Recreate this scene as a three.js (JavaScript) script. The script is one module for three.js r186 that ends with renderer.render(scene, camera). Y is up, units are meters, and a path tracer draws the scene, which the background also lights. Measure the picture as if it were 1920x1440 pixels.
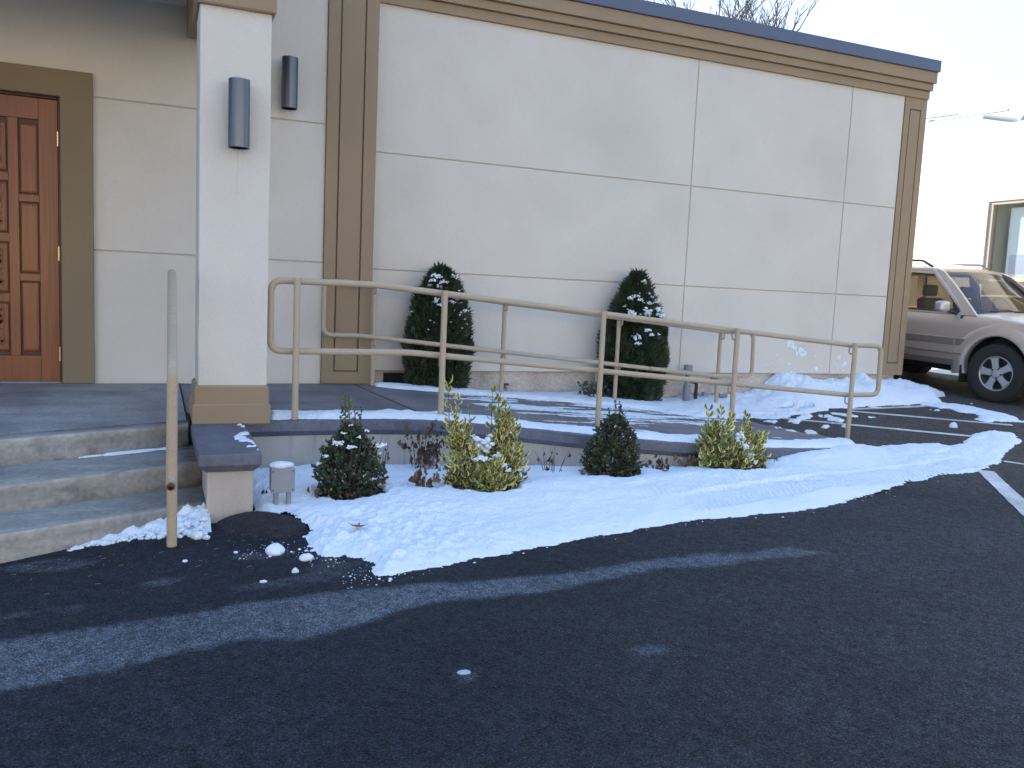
import * as THREE from 'three';
import { RoundedBoxGeometry } from 'three/addons/geometries/RoundedBoxGeometry.js';
import { mergeGeometries, mergeVertices, toCreasedNormals } from 'three/addons/utils/BufferGeometryUtils.js';
import { Brush, Evaluator, SUBTRACTION } from 'three-bvh-csg';

// ---------------------------------------------------------------- camera, sky, sun, exposure
const scene = new THREE.Scene();
const D2R = Math.PI / 180;
const camera = new THREE.PerspectiveCamera(48.73, 4 / 3, 0.05, 1500);
camera.position.set(0, 1.36, 0);
camera.rotation.order = 'YXZ';
camera.rotation.set(-6.05 * D2R, -22.9 * D2R, 2.6 * D2R);
scene.add(camera);

const SUN_AZ = -17 * D2R, SUN_EL = 27 * D2R;                       // azimuth from -z towards +x
const sunDir = new THREE.Vector3(Math.sin(SUN_AZ) * Math.cos(SUN_EL), Math.sin(SUN_EL), -Math.cos(SUN_AZ) * Math.cos(SUN_EL));
{
  const W = 512, H = 256, px = new Float32Array(W * H * 4);
  for (let j = 0; j < H; j++) for (let i = 0; i < W; i++) {
    const th = ((j + 0.5) / H - 0.5) * Math.PI, ph = ((i + 0.5) / W - 0.5) * 2 * Math.PI;
    const d = [Math.cos(ph) * Math.cos(th), Math.sin(th), Math.sin(ph) * Math.cos(th)];
    const e = Math.max(0, d[1]), t = Math.pow(1 - e, 2.0);
    const cosS = d[0] * sunDir.x + d[1] * sunDir.y + d[2] * sunDir.z, ang = Math.acos(Math.min(1, Math.max(-1, cosS)));
    const g1 = Math.exp(-ang / 0.6) * 0.42, g2 = Math.exp(-ang / 0.13) * 1.1;
    const zen = [0.048, 0.106, 0.232], hor = [0.180, 0.245, 0.322];
    for (let k = 0; k < 3; k++) {
      let v = zen[k] + (hor[k] - zen[k]) * t + g1 * [1, 0.97, 0.92][k] + g2 * [1, 0.96, 0.88][k];
      if (d[1] < 0) v *= 0.55;
      px[(j * W + i) * 4 + k] = v;
    }
    px[(j * W + i) * 4 + 3] = 1;
  }
  const sky = new THREE.DataTexture(px, W, H, THREE.RGBAFormat, THREE.FloatType);
  sky.mapping = THREE.EquirectangularReflectionMapping;
  sky.magFilter = sky.minFilter = THREE.LinearFilter;
  sky.needsUpdate = true;
  scene.background = sky; scene.environment = sky;
}
const sun = new THREE.DirectionalLight(new THREE.Color(1, 0.93, 0.82), 4);
sun.position.copy(sunDir).multiplyScalar(60);
sun.castShadow = true;
sun.shadow.mapSize.set(4096, 4096);
Object.assign(sun.shadow.camera, { left: -30, right: 30, top: 30, bottom: -30, near: 1, far: 160 });
scene.add(sun, sun.target);
const EXPOSURE = 5.25;

// ---------------------------------------------------------------- helpers
function rngOf(seed) { let a = seed >>> 0; return () => { a = (a + 0x6D2B79F5) | 0; let t = Math.imul(a ^ (a >>> 15), 1 | a); t = (t + Math.imul(t ^ (t >>> 7), 61 | t)) ^ t; return ((t ^ (t >>> 14)) >>> 0) / 4294967296; }; }
const hash = (x, y, s = 0) => { let h = Math.imul(x | 0, 374761393) + Math.imul(y | 0, 668265263) + Math.imul(s | 0, 974711) | 0; h = Math.imul(h ^ (h >>> 13), 1274126177); return ((h ^ (h >>> 16)) >>> 0) / 4294967296; };
function vnoise(x, y, s = 0, per = 0) {
  const xi = Math.floor(x), yi = Math.floor(y), xf = x - xi, yf = y - yi;
  const u = xf * xf * (3 - 2 * xf), v = yf * yf * (3 - 2 * yf), m = (a) => per ? ((a % per) + per) % per : a;
  const a = hash(m(xi), m(yi), s), b = hash(m(xi + 1), m(yi), s), c = hash(m(xi), m(yi + 1), s), d = hash(m(xi + 1), m(yi + 1), s);
  return a + (b - a) * u + (c - a) * v + (a - b - c + d) * u * v;
}
function fbm(x, y, o = 4, s = 0, per = 0) { let r = 0, a = 0.5, f = 1, n = 0; for (let i = 0; i < o; i++) { r += a * vnoise(x * f, y * f, s + i * 17, per ? per * f : 0); n += a; a *= 0.5; f *= 2; } return r / n; }
const sst = (a, b, x) => { const t = Math.min(1, Math.max(0, (x - a) / (b - a))); return t * t * (3 - 2 * t); };
const lerp = (a, b, t) => a + (b - a) * t;
const V = (x, y, z) => new THREE.Vector3(x, y, z);
function interp(list, x) { if (x <= list[0][0]) return list[0][1]; for (let i = 1; i < list.length; i++) if (x <= list[i][0]) { const [a, b] = list[i - 1], [c, d] = list[i]; return lerp(b, d, (x - a) / (c - a)); } return list[list.length - 1][1]; }
function polySD(poly, x, y) {                                       // >0 inside
  let d = Infinity, ins = false;
  for (let i = 0, j = poly.length - 1; i < poly.length; j = i++) {
    const [xi, yi] = poly[i], [xj, yj] = poly[j], ex = xj - xi, ey = yj - yi;
    const t = Math.min(1, Math.max(0, ((x - xi) * ex + (y - yi) * ey) / (ex * ex + ey * ey)));
    d = Math.min(d, Math.hypot(x - xi - ex * t, y - yi - ey * t));
    if ((yi > y) !== (yj > y) && x < ((xj - xi) * (y - yi)) / (yj - yi) + xi) ins = !ins;
  }
  return ins ? d : -d;
}
// textures, all computed
function tex(n, fn, repeatPerMetre, color) {
  const d = new Uint8Array(n * n * 4);
  for (let j = 0; j < n; j++) for (let i = 0; i < n; i++) { const c = fn(i, j, n), o = (j * n + i) * 4; for (let k = 0; k < 3; k++) d[o + k] = Math.max(0, Math.min(255, 255 * (c.length ? c[k] : c))); d[o + 3] = 255; }
  const t = new THREE.DataTexture(d, n, n);
  t.wrapS = t.wrapT = THREE.RepeatWrapping; t.magFilter = THREE.LinearFilter; t.minFilter = THREE.LinearMipmapLinearFilter; t.generateMipmaps = true;
  t.repeat.set(repeatPerMetre[0], repeatPerMetre[1]);
  if (color) t.colorSpace = THREE.SRGBColorSpace;
  t.needsUpdate = true; return t;
}
const T = {};
T.stuccoBump = tex(512, (i, j, n) => 0.55 * fbm(i / n * 96, j / n * 96, 2, 3, 96) + 0.45 * fbm(i / n * 24, j / n * 24, 3, 5, 24), [1.4, 1.4]);
T.stucco = tex(512, (i, j, n) => { const a = fbm(i / n * 4, j / n * 4, 5, 11, 4), b = fbm(i / n * 16, j / n * 3, 4, 12, 1e9); const v = 0.93 + 0.045 * (a - 0.5) * 2 + 0.012 * (hash(i, j, 4) - 0.5) * 2; return [v, v * (0.998 + 0.004 * b), v * 0.995]; }, [0.31, 0.31], true);
T.asphalt = tex(1024, (i, j, n) => { const g = fbm(i / n * 260, j / n * 260, 2, 21, 260), m = fbm(i / n * 40, j / n * 40, 3, 22, 40); const s = hash((i / 3) | 0, (j / 3) | 0, 23), q = hash((i / 4) | 0, (j / 4) | 0, 24); let v = 0.50 + 0.55 * (g - 0.5) + 0.25 * (m - 0.5) + (q - 0.5) * 0.14 + (s > 0.993 ? 0.75 : s > 0.95 ? 0.30 : 0); return [v, v, v * 1.01]; }, [0.83, 0.83], true);
T.asphaltBump = tex(1024, (i, j, n) => fbm(i / n * 220, j / n * 220, 3, 31, 220), [0.83, 0.83]);
T.concrete = tex(512, (i, j, n) => { const a = fbm(i / n * 5, j / n * 5, 5, 41, 5), b = fbm(i / n * 90, j / n * 90, 2, 42, 90); const v = 0.80 + 0.34 * (a - 0.5) + 0.16 * (b - 0.5); return [v, v, v]; }, [0.6, 0.6], true);
T.concreteBump = tex(512, (i, j, n) => 0.5 * fbm(i / n * 100, j / n * 100, 3, 44, 100) + 0.5 * fbm(i / n * 14, j / n * 14, 3, 45, 14), [1.1, 1.1]);
T.wood = tex(512, (i, j, n) => { const w = fbm(i / n * 16, j / n * 2.0, 4, 51) , f = fbm(i / n * 170, j / n * 7, 2, 52), k = fbm(i / n * 5, j / n * 4, 3, 53); const v = 0.80 + 0.16 * (w - 0.5) + 0.14 * (f - 0.5); return [v * (1 + 0.22 * (k - 0.5)), v * (0.97 + 0.34 * (k - 0.5)), v * (0.92 + 0.2 * (k - 0.5))]; }, [0.55, 0.32], true);
T.stain = tex(512, (i, j, n) => { const a = fbm(i / n * 5, j / n * 5, 5, 46, 5), s = fbm(i / n * 19, j / n * 1.5, 4, 47, 1e9); const v = 0.90 + 0.14 * (a - 0.5) - 0.10 * sst(0.62, 0.85, s); return [v, v * 0.995, v * 0.985]; }, [0.9, 0.9], true);
T.snowBump = tex(512, (i, j, n) => 0.5 * fbm(i / n * 60, j / n * 60, 3, 61, 60) + 0.5 * fbm(i / n * 12, j / n * 12, 3, 62, 12), [1.6, 1.6]);
T.speck = tex(256, (i, j, n) => { const v = 0.88 + 0.12 * hash(i, j, 71); return [v, v, v]; }, [2, 2], true);
T.bark = tex(256, (i, j, n) => 0.3 + 0.6 * fbm(i / n * 30, j / n * 6, 4, 81), [2, 2]);
const C = (r, g, b) => new THREE.Color().setRGB(r, g, b);
const std = (c, o = {}) => new THREE.MeshStandardMaterial({ color: C(...c), roughness: 0.85, ...o });
const M = {
  wall: std([0.755, 0.72, 0.64], { map: T.stucco, bumpMap: T.stuccoBump, bumpScale: 0.0016, roughness: 0.95 }),
  column: std([0.765, 0.735, 0.665], { map: T.stucco, bumpMap: T.stuccoBump, bumpScale: 0.0022, roughness: 0.95 }),
  trim: std([0.375, 0.285, 0.182], { map: T.stucco, bumpMap: T.stuccoBump, bumpScale: 0.0012, roughness: 0.92 }),
  trimDark: std([0.285, 0.22, 0.135], { map: T.stucco, bumpMap: T.stuccoBump, bumpScale: 0.0012, roughness: 0.92 }),
  groove: std([0.16, 0.115, 0.07]),
  joint: std([0.52, 0.47, 0.40], { roughness: 0.95 }),
  soffit: std([0.72, 0.68, 0.62]),
  foundation: std([0.74, 0.68, 0.58], { map: T.concrete, bumpMap: T.concreteBump, bumpScale: 0.004 }),
  capMetal: std([0.105, 0.14, 0.21], { roughness: 0.55, map: T.speck }),
  retWall: std([0.60, 0.56, 0.50], { map: T.stain, bumpMap: T.stuccoBump, bumpScale: 0.003, roughness: 0.95 }),
  coping: std([0.19, 0.205, 0.25], { map: T.concrete, bumpMap: T.concreteBump, bumpScale: 0.002, roughness: 0.7 }),
  concrete: std([0.42, 0.425, 0.395], { map: T.concrete, bumpMap: T.concreteBump, bumpScale: 0.004 }),
  landing: std([0.44, 0.46, 0.475], { map: T.concrete, bumpMap: T.concreteBump, bumpScale: 0.003, roughness: 0.75 }),
  ramp: std([0.25, 0.25, 0.27], { map: T.concrete, bumpMap: T.concreteBump, bumpScale: 0.003, roughness: 0.75 }),
  rail: std([0.51, 0.42, 0.295], { roughness: 0.5, map: T.speck }),
  rust: std([0.22, 0.09, 0.03]),
  lamp: std([0.115, 0.13, 0.155], { metalness: 0.85, roughness: 0.33 }),
  dark: std([0.012, 0.012, 0.014], { roughness: 0.8 }),
  black: std([0.02, 0.02, 0.022], { roughness: 0.6 }),
  snow: std([0.735, 0.815, 0.87], { roughness: 0.9, bumpMap: T.snowBump, bumpScale: 0.012 }),
  soil: std([0.06, 0.04, 0.028], { bumpMap: T.asphaltBump, bumpScale: 0.02, map: T.concrete }),
  wood: std([0.37, 0.14, 0.056], { map: T.wood, roughness: 0.42, bumpMap: T.wood, bumpScale: 0.0008 }),
  woodDark: std([0.12, 0.038, 0.018], { map: T.wood, roughness: 0.5 }),
  brass: std([0.75, 0.62, 0.36], { metalness: 0.9, roughness: 0.3 }),
  paint: std([0.85, 0.86, 0.83], { map: T.concrete, roughness: 0.8, bumpMap: T.asphaltBump, bumpScale: 0.002 }),
  greyBox: std([0.30, 0.325, 0.35], { roughness: 0.5, map: T.speck }),
  pipe: std([0.24, 0.26, 0.29], { roughness: 0.5 }),
  bark: std([0.17, 0.14, 0.125], { map: T.bark, roughness: 0.95 }),
  leafDry: std([0.22, 0.115, 0.055], { side: THREE.DoubleSide }),
  leafDead: std([0.085, 0.055, 0.042], { side: THREE.DoubleSide }),
  twig: std([0.075, 0.055, 0.05]),
  white: std([0.80, 0.765, 0.70], { map: T.stucco, bumpMap: T.stuccoBump, bumpScale: 0.0015 }),
  foliage: std([1, 1, 1], { side: THREE.DoubleSide, roughness: 0.55 }),
};
// world-size uv from the face direction
function wuv(g) {
  if (g.index) g = g.toNonIndexed();
  const p = g.attributes.position, uv = new Float32Array(p.count * 2), a = V(), b = V(), c = V(), n = V();
  for (let i = 0; i < p.count; i += 3) {
    a.fromBufferAttribute(p, i); b.fromBufferAttribute(p, i + 1); c.fromBufferAttribute(p, i + 2);
    n.subVectors(b, a).cross(c.clone().sub(a)); const ax = Math.abs(n.x), ay = Math.abs(n.y), az = Math.abs(n.z);
    [a, b, c].forEach((q, k) => { const o = (i + k) * 2; if (ay >= ax && ay >= az) { uv[o] = q.x; uv[o + 1] = q.z; } else if (ax >= az) { uv[o] = q.z; uv[o + 1] = q.y; } else { uv[o] = q.x; uv[o + 1] = q.y; } });
  }
  g.setAttribute('uv', new THREE.BufferAttribute(uv, 2)); return g;
}
const box = (x0, x1, y0, y1, z0, z1, r = 0.004) => { const g = new RoundedBoxGeometry(x1 - x0, y1 - y0, z1 - z0, 1, Math.min(r, (x1 - x0) / 2.2, (y1 - y0) / 2.2, (z1 - z0) / 2.2)); g.translate((x0 + x1) / 2, (y0 + y1) / 2, (z0 + z1) / 2); return wuv(g); };
const strip = (g) => { const q = g.index ? g.toNonIndexed() : g; for (const k of Object.keys(q.attributes)) if (!['position', 'normal', 'uv'].includes(k)) q.deleteAttribute(k); return q; };
const merge = (...gs) => mergeGeometries(gs.flat().map(strip));
const used = {};
const numbered = (n) => { used[n] = (used[n] || 0) + 1; return used[n] === 1 ? n : n + '_' + String(used[n] - 1).padStart(3, '0'); };
function mesh(name, g, m, parent = scene) {
  if (Array.isArray(g)) g = merge(...g);
  const o = new THREE.Mesh(g, m); o.name = parent === scene ? numbered(name) : name; o.castShadow = o.receiveShadow = true; parent.add(o); return o;
}
function tag(o, label, category, group, kind) { o.userData.label = label; if (category) o.userData.category = category; if (group) o.userData.group = group; if (kind) o.userData.kind = kind; return o; }
function struct(name, g, m) { const o = mesh(name, g, m); o.userData.kind = 'structure'; return o; }
function thing(name, label, category, pos = [0, 0, 0], group) { const o = new THREE.Group(); o.name = numbered(name); o.position.set(...pos); scene.add(o); return tag(o, label, category, group); }
function part(name, parent, pos) { const o = new THREE.Group(); o.name = name; if (pos) o.position.set(...pos); parent.add(o); return o; }
// a tube through corner points, each corner rounded
function pipe(pts, r, { fillet = 0, closed = false, seg = 10, caps = true } = {}) {
  const P = pts.map((p) => V(...p)), n = P.length, path = new THREE.CurvePath(), inn = [], out = [];
  for (let i = 0; i < n; i++) {
    const a = P[(i - 1 + n) % n], b = P[i], c = P[(i + 1) % n];
    if (!closed && (i === 0 || i === n - 1)) { inn.push(b); out.push(b); continue; }
    const ang = a.clone().sub(b).angleTo(c.clone().sub(b)), cut = ang > 2.6 ? Math.min(0.05, fillet) : fillet;
    inn.push(b.clone().lerp(a, Math.min(0.45, cut / a.distanceTo(b)))); out.push(b.clone().lerp(c, Math.min(0.45, cut / c.distanceTo(b))));
  }
  const list = [];
  const L = (a, b, k) => { for (let i = 0; i < k; i++) list.push(a.clone().lerp(b, i / k)); };
  for (let i = 0; i < n; i++) {
    if (inn[i] !== out[i]) { const q = new THREE.QuadraticBezierCurve3(inn[i], P[i], out[i]); for (let k = 0; k < 8; k++) list.push(q.getPoint(k / 8)); }
    if (i < n - 1 || closed) { const b = inn[(i + 1) % n]; L(out[i], b, Math.max(1, Math.ceil(out[i].distanceTo(b) / 0.5))); }
  }
  if (!closed) list.push(P[n - 1]);
  // sweep with a minimal-twist frame
  const m = list.length, pos = [], nor = [], idx = []; let N = null;
  for (let i = 0; i < m; i++) {
    const a = closed ? list[(i - 1 + m) % m] : list[Math.max(0, i - 1)], b = closed ? list[(i + 1) % m] : list[Math.min(m - 1, i + 1)];
    const t = b.clone().sub(a).normalize();
    if (!N) { N = Math.abs(t.y) > 0.9 ? V(1, 0, 0) : V(0, 1, 0); }
    N = N.clone().sub(t.clone().multiplyScalar(N.dot(t))).normalize(); const B = t.clone().cross(N);
    const rr = typeof r === 'function' ? r(i / (m - 1)) : r;
    for (let k = 0; k < seg; k++) { const q = k / seg * 2 * Math.PI, d = N.clone().multiplyScalar(Math.cos(q)).add(B.clone().multiplyScalar(Math.sin(q))); pos.push(list[i].x + d.x * rr, list[i].y + d.y * rr, list[i].z + d.z * rr); nor.push(d.x, d.y, d.z); }
  }
  const rows = closed ? m : m - 1;
  for (let i = 0; i < rows; i++) for (let k = 0; k < seg; k++) { const a = i * seg + k, b = i * seg + (k + 1) % seg, c = ((i + 1) % m) * seg + k, d = ((i + 1) % m) * seg + (k + 1) % seg; idx.push(a, b, c, b, d, c); }
  if (!closed && caps) for (const [row, flip] of [[0, 1], [m - 1, 0]]) for (let k = 1; k < seg - 1; k++) { const a = row * seg, b = row * seg + k, c = row * seg + k + 1; idx.push(...(flip ? [a, c, b] : [a, b, c])); }
  const g = new THREE.BufferGeometry(); g.setAttribute('position', new THREE.Float32BufferAttribute(pos, 3)); g.setAttribute('normal', new THREE.Float32BufferAttribute(nor, 3)); g.setIndex(idx);
  return wuvKeep(g);
}
function wuvKeep(g) { const p = g.attributes.position, uv = new Float32Array(p.count * 2); for (let i = 0; i < p.count; i++) { uv[2 * i] = p.getX(i) + p.getZ(i) * 0.7; uv[2 * i + 1] = p.getY(i) + p.getZ(i) * 0.3; } g.setAttribute('uv', new THREE.BufferAttribute(uv, 2)); return g; }
// a sheet of heights over x,z ; h(x,z) above base(x,z), cells wholly outside dropped
function sheet(x0, x1, z0, z1, cell, base, h, low = -0.012) {
  const nx = Math.ceil((x1 - x0) / cell), nz = Math.ceil((z1 - z0) / cell), H = new Float32Array((nx + 1) * (nz + 1)), id = new Int32Array(H.length).fill(-1), pos = [], uv = [], idx = [];
  for (let j = 0; j <= nz; j++) for (let i = 0; i <= nx; i++) H[j * (nx + 1) + i] = h(x0 + i * cell, z0 + j * cell);
  const vid = (k) => { if (id[k] < 0) { const i = k % (nx + 1), j = (k / (nx + 1)) | 0, x = x0 + i * cell, z = z0 + j * cell; id[k] = pos.length / 3; pos.push(x, base(x, z) + Math.max(low, H[k]), z); uv.push(x, z); } return id[k]; };
  for (let j = 0; j < nz; j++) for (let i = 0; i < nx; i++) {
    const a = j * (nx + 1) + i, b = a + 1, c = a + nx + 1, d = c + 1;
    if (Math.max(H[a], H[b], H[c], H[d]) <= 0) continue;
    const A = vid(a), B = vid(b), Cc = vid(c), Dd = vid(d); idx.push(A, Cc, B, B, Cc, Dd);
  }
  const g = new THREE.BufferGeometry(); g.setAttribute('position', new THREE.Float32BufferAttribute(pos, 3)); g.setAttribute('uv', new THREE.Float32BufferAttribute(uv, 2)); g.setIndex(idx); g.computeVertexNormals(); return g;
}
function blob(r, seed, sx = 1, sy = 0.6, sz = 1, detail = 2, amp = 0.35) {
  const g = mergeVertices(new THREE.IcosahedronGeometry(r, detail).deleteAttribute('uv').deleteAttribute('normal')), p = g.attributes.position, q = V();
  for (let i = 0; i < p.count; i++) { q.fromBufferAttribute(p, i); const f = 1 + amp * (fbm(q.x / r * 1.3 + seed * 3.1 + 9, q.y / r * 1.3 + q.z / r * 1.1 + seed, 2, seed) - 0.5) * 2; p.setXYZ(i, q.x * f * sx, q.y * f * sy, q.z * f * sz); }
  g.computeVertexNormals(); return wuvKeep(g).toNonIndexed();
}
// ---------------------------------------------------------------- the lie of the land
const ground = (x, z) => Math.min(0.42, Math.max(0, 0.0275 * (x - z - 9.6))) - 0.05 * Math.min(3, Math.max(0, 0.3 - x)) * (x < 0.3 ? 1 : 0);
const rampY = (x) => Math.min(0.405, 0.405 - 0.0745 * (x - 1.85));
const NEAR = [[0.5, -6.0], [0.93, -6.02], [1.46, -6.0], [1.95, -5.91], [2.44, -5.84], [2.63, -5.78], [2.98, -5.66], [3.44, -5.555], [3.88, -5.49], [4.6, -5.475], [5.37, -5.62], [5.9, -5.85], [6.3, -6.1]];
const nearZ = (x) => interp(NEAR, x);
// ---------------------------------------------------------------- ground
{
  const line = (a, b, st) => { const r = []; for (let v = a; v < b - 1e-6; v += st) r.push(v); return r; };
  const xs = [-600, -300, -120, -50, -20, -9, -5, ...line(-3, 7, 0.028), ...line(7, 13, 0.08), 13, 15, 18, 22, 30, 45, 80, 160, 320, 600];
  const zs = [-600, -300, -150, -80, -45, -30, -22, -17, -13, ...line(-11, -6.4, 0.08), ...line(-6.4, -1.2, 0.026), ...line(-1.2, 0.6, 0.1), 1, 2, 4, 8, 14, 25, 50, 100, 200, 400];
  const band = [[-1.6, -3.62], [-0.55, -3.60], [-0.22, -3.61], [0.22, -3.62], [0.66, -3.65], [0.91, -3.69], [1.4, -3.65], [1.95, -3.65], [2.66, -3.74], [3.32, -3.68], [3.45, -3.57], [2.91, -3.54], [2.29, -3.54], [1.6, -3.41], [1.09, -3.41], [0.51, -3.2], [0.28, -3.27], [0.01, -3.23], [-0.16, -3.14], [-0.49, -3.15], [-1.6, -2.9]];
  const pos = [], uv = [], col = [], idx = [];
  const wet = [0.031, 0.0385, 0.049], dry = [0.17, 0.21, 0.245], old = [0.165, 0.148, 0.125];  // old: brown lot asphalt, its tone raised to include sunlight reflected onto it
  for (const z of zs) for (const x of xs) {
    pos.push(x, ground(x, z), z); uv.push(x, z);
    const near = x > -3 && x < 9 && z > -8 && z < -0.5;
    let t = 0, o = 0;
    if (near) {
      const wob = (fbm(x * 5, z * 9, 4, 101) - 0.5) * 0.16 + (fbm(x * 22, z * 22, 2, 102) - 0.5) * 0.05;
      t = sst(-0.025, 0.035, polySD(band, x, z) + wob * 0.55) * (0.75 + 0.2 * fbm(x * 2, z * 3, 3, 109));
      const patch = fbm(x * 2.1 + 3, z * 4.2, 4, 104);
      t = Math.max(t, 0.42 * sst(0.60, 0.68, patch) * sst(-3.75, -3.9, z) * sst(1.4, 0.3, x));
      t = Math.max(t, 0.6 * sst(0.05, 0, Math.hypot((x - 1.02) * 1.2, z + 2.72) - 0.02 + 0.03 * (wob * 8)), 0.5 * sst(0.09, 0, Math.hypot(x - 1.78, (z + 2.72) * 1.6) - 0.03 + 0.05 * (wob * 8)));
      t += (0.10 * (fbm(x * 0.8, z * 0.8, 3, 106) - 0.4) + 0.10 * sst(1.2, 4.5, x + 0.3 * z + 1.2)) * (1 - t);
      t *= 1; 
    } else t = 0.25;
    const sunTint = 0.35 * sst(0.6, 3.6, x + 0.55 * z + 1.6) * (0.75 + 0.5 * fbm(x * 1.1, z * 1.1, 3, 110)) * (near ? 1 : 0);  // reflected sunlight painted into the asphalt colour, stronger towards the right
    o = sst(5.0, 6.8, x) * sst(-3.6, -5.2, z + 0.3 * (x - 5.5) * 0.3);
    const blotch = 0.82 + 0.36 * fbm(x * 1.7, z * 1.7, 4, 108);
    for (let k = 0; k < 3; k++) col.push(lerp(lerp(wet[k], dry[k], Math.max(0, t)), old[k], Math.min(0.7, 0.6 * o + sunTint * (1 - t) * 0.55)) * blotch);
  }
  const nx = xs.length;
  for (let j = 0; j < zs.length - 1; j++) for (let i = 0; i < nx - 1; i++) { const a = j * nx + i; idx.push(a, a + nx, a + 1, a + 1, a + nx, a + nx + 1); }
  const g = new THREE.BufferGeometry();
  g.setAttribute('position', new THREE.Float32BufferAttribute(pos, 3)); g.setAttribute('uv', new THREE.Float32BufferAttribute(uv, 2)); g.setAttribute('color', new THREE.Float32BufferAttribute(col, 3)); g.setIndex(idx); g.computeVertexNormals();
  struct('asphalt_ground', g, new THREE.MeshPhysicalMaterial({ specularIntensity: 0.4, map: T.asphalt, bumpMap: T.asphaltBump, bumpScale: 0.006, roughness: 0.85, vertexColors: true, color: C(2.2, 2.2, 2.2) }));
}
// painted bay lines on the lot
{
  const lines = [[6.40, -7.49, 7.80, -6.04, 0.10], [7.60, -7.66, 8.80, -6.46, 0.10], [7.72, -7.75, 8.96, -7.72, 0.10], [8.90, -7.73, 9.24, -7.18, 0.10], [6.98, -5.17, 7.4, -4.5, 0.06]];
  lines.push([6.48, -4.96, 5.55, -3.84, 0.13], [6.15, -5.86, 6.85, -5.92, 0.09]);
  const gs = lines.map(([xa, za, xb, zb, w]) => {
    const L = Math.hypot(xb - xa, zb - za), n = Math.max(2, Math.ceil(L / 0.1)), dx = -(zb - za) / L * w / 2, dz = (xb - xa) / L * w / 2, pos = [], uv = [], idx = [];
    for (let i = 0; i <= n; i++) { const x = lerp(xa, xb, i / n), z = lerp(za, zb, i / n); for (const s of [1, -1]) { const j = 1 + 0.12 * (hash(i, s * 7 + 9, 3) - 0.5); const px = x + s * dx * j, pz = z + s * dz * j; pos.push(px, ground(px, pz) + 0.005, pz); uv.push(px, pz); } if (i) { const a = 2 * i - 2; idx.push(a, a + 1, a + 2, a + 1, a + 3, a + 2); } }
    const g = new THREE.BufferGeometry(); g.setAttribute('position', new THREE.Float32BufferAttribute(pos, 3)); g.setAttribute('uv', new THREE.Float32BufferAttribute(uv, 2)); g.setIndex(idx); g.computeVertexNormals();
    if (g.attributes.normal.getY(0) < 0) { const ix = g.index.array; for (let i = 0; i < ix.length; i += 3) [ix[i], ix[i + 1]] = [ix[i + 1], ix[i]]; g.computeVertexNormals(); }
    return g;
  });
  gs.forEach((g) => struct('road_marking', g, M.paint));
}
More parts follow.
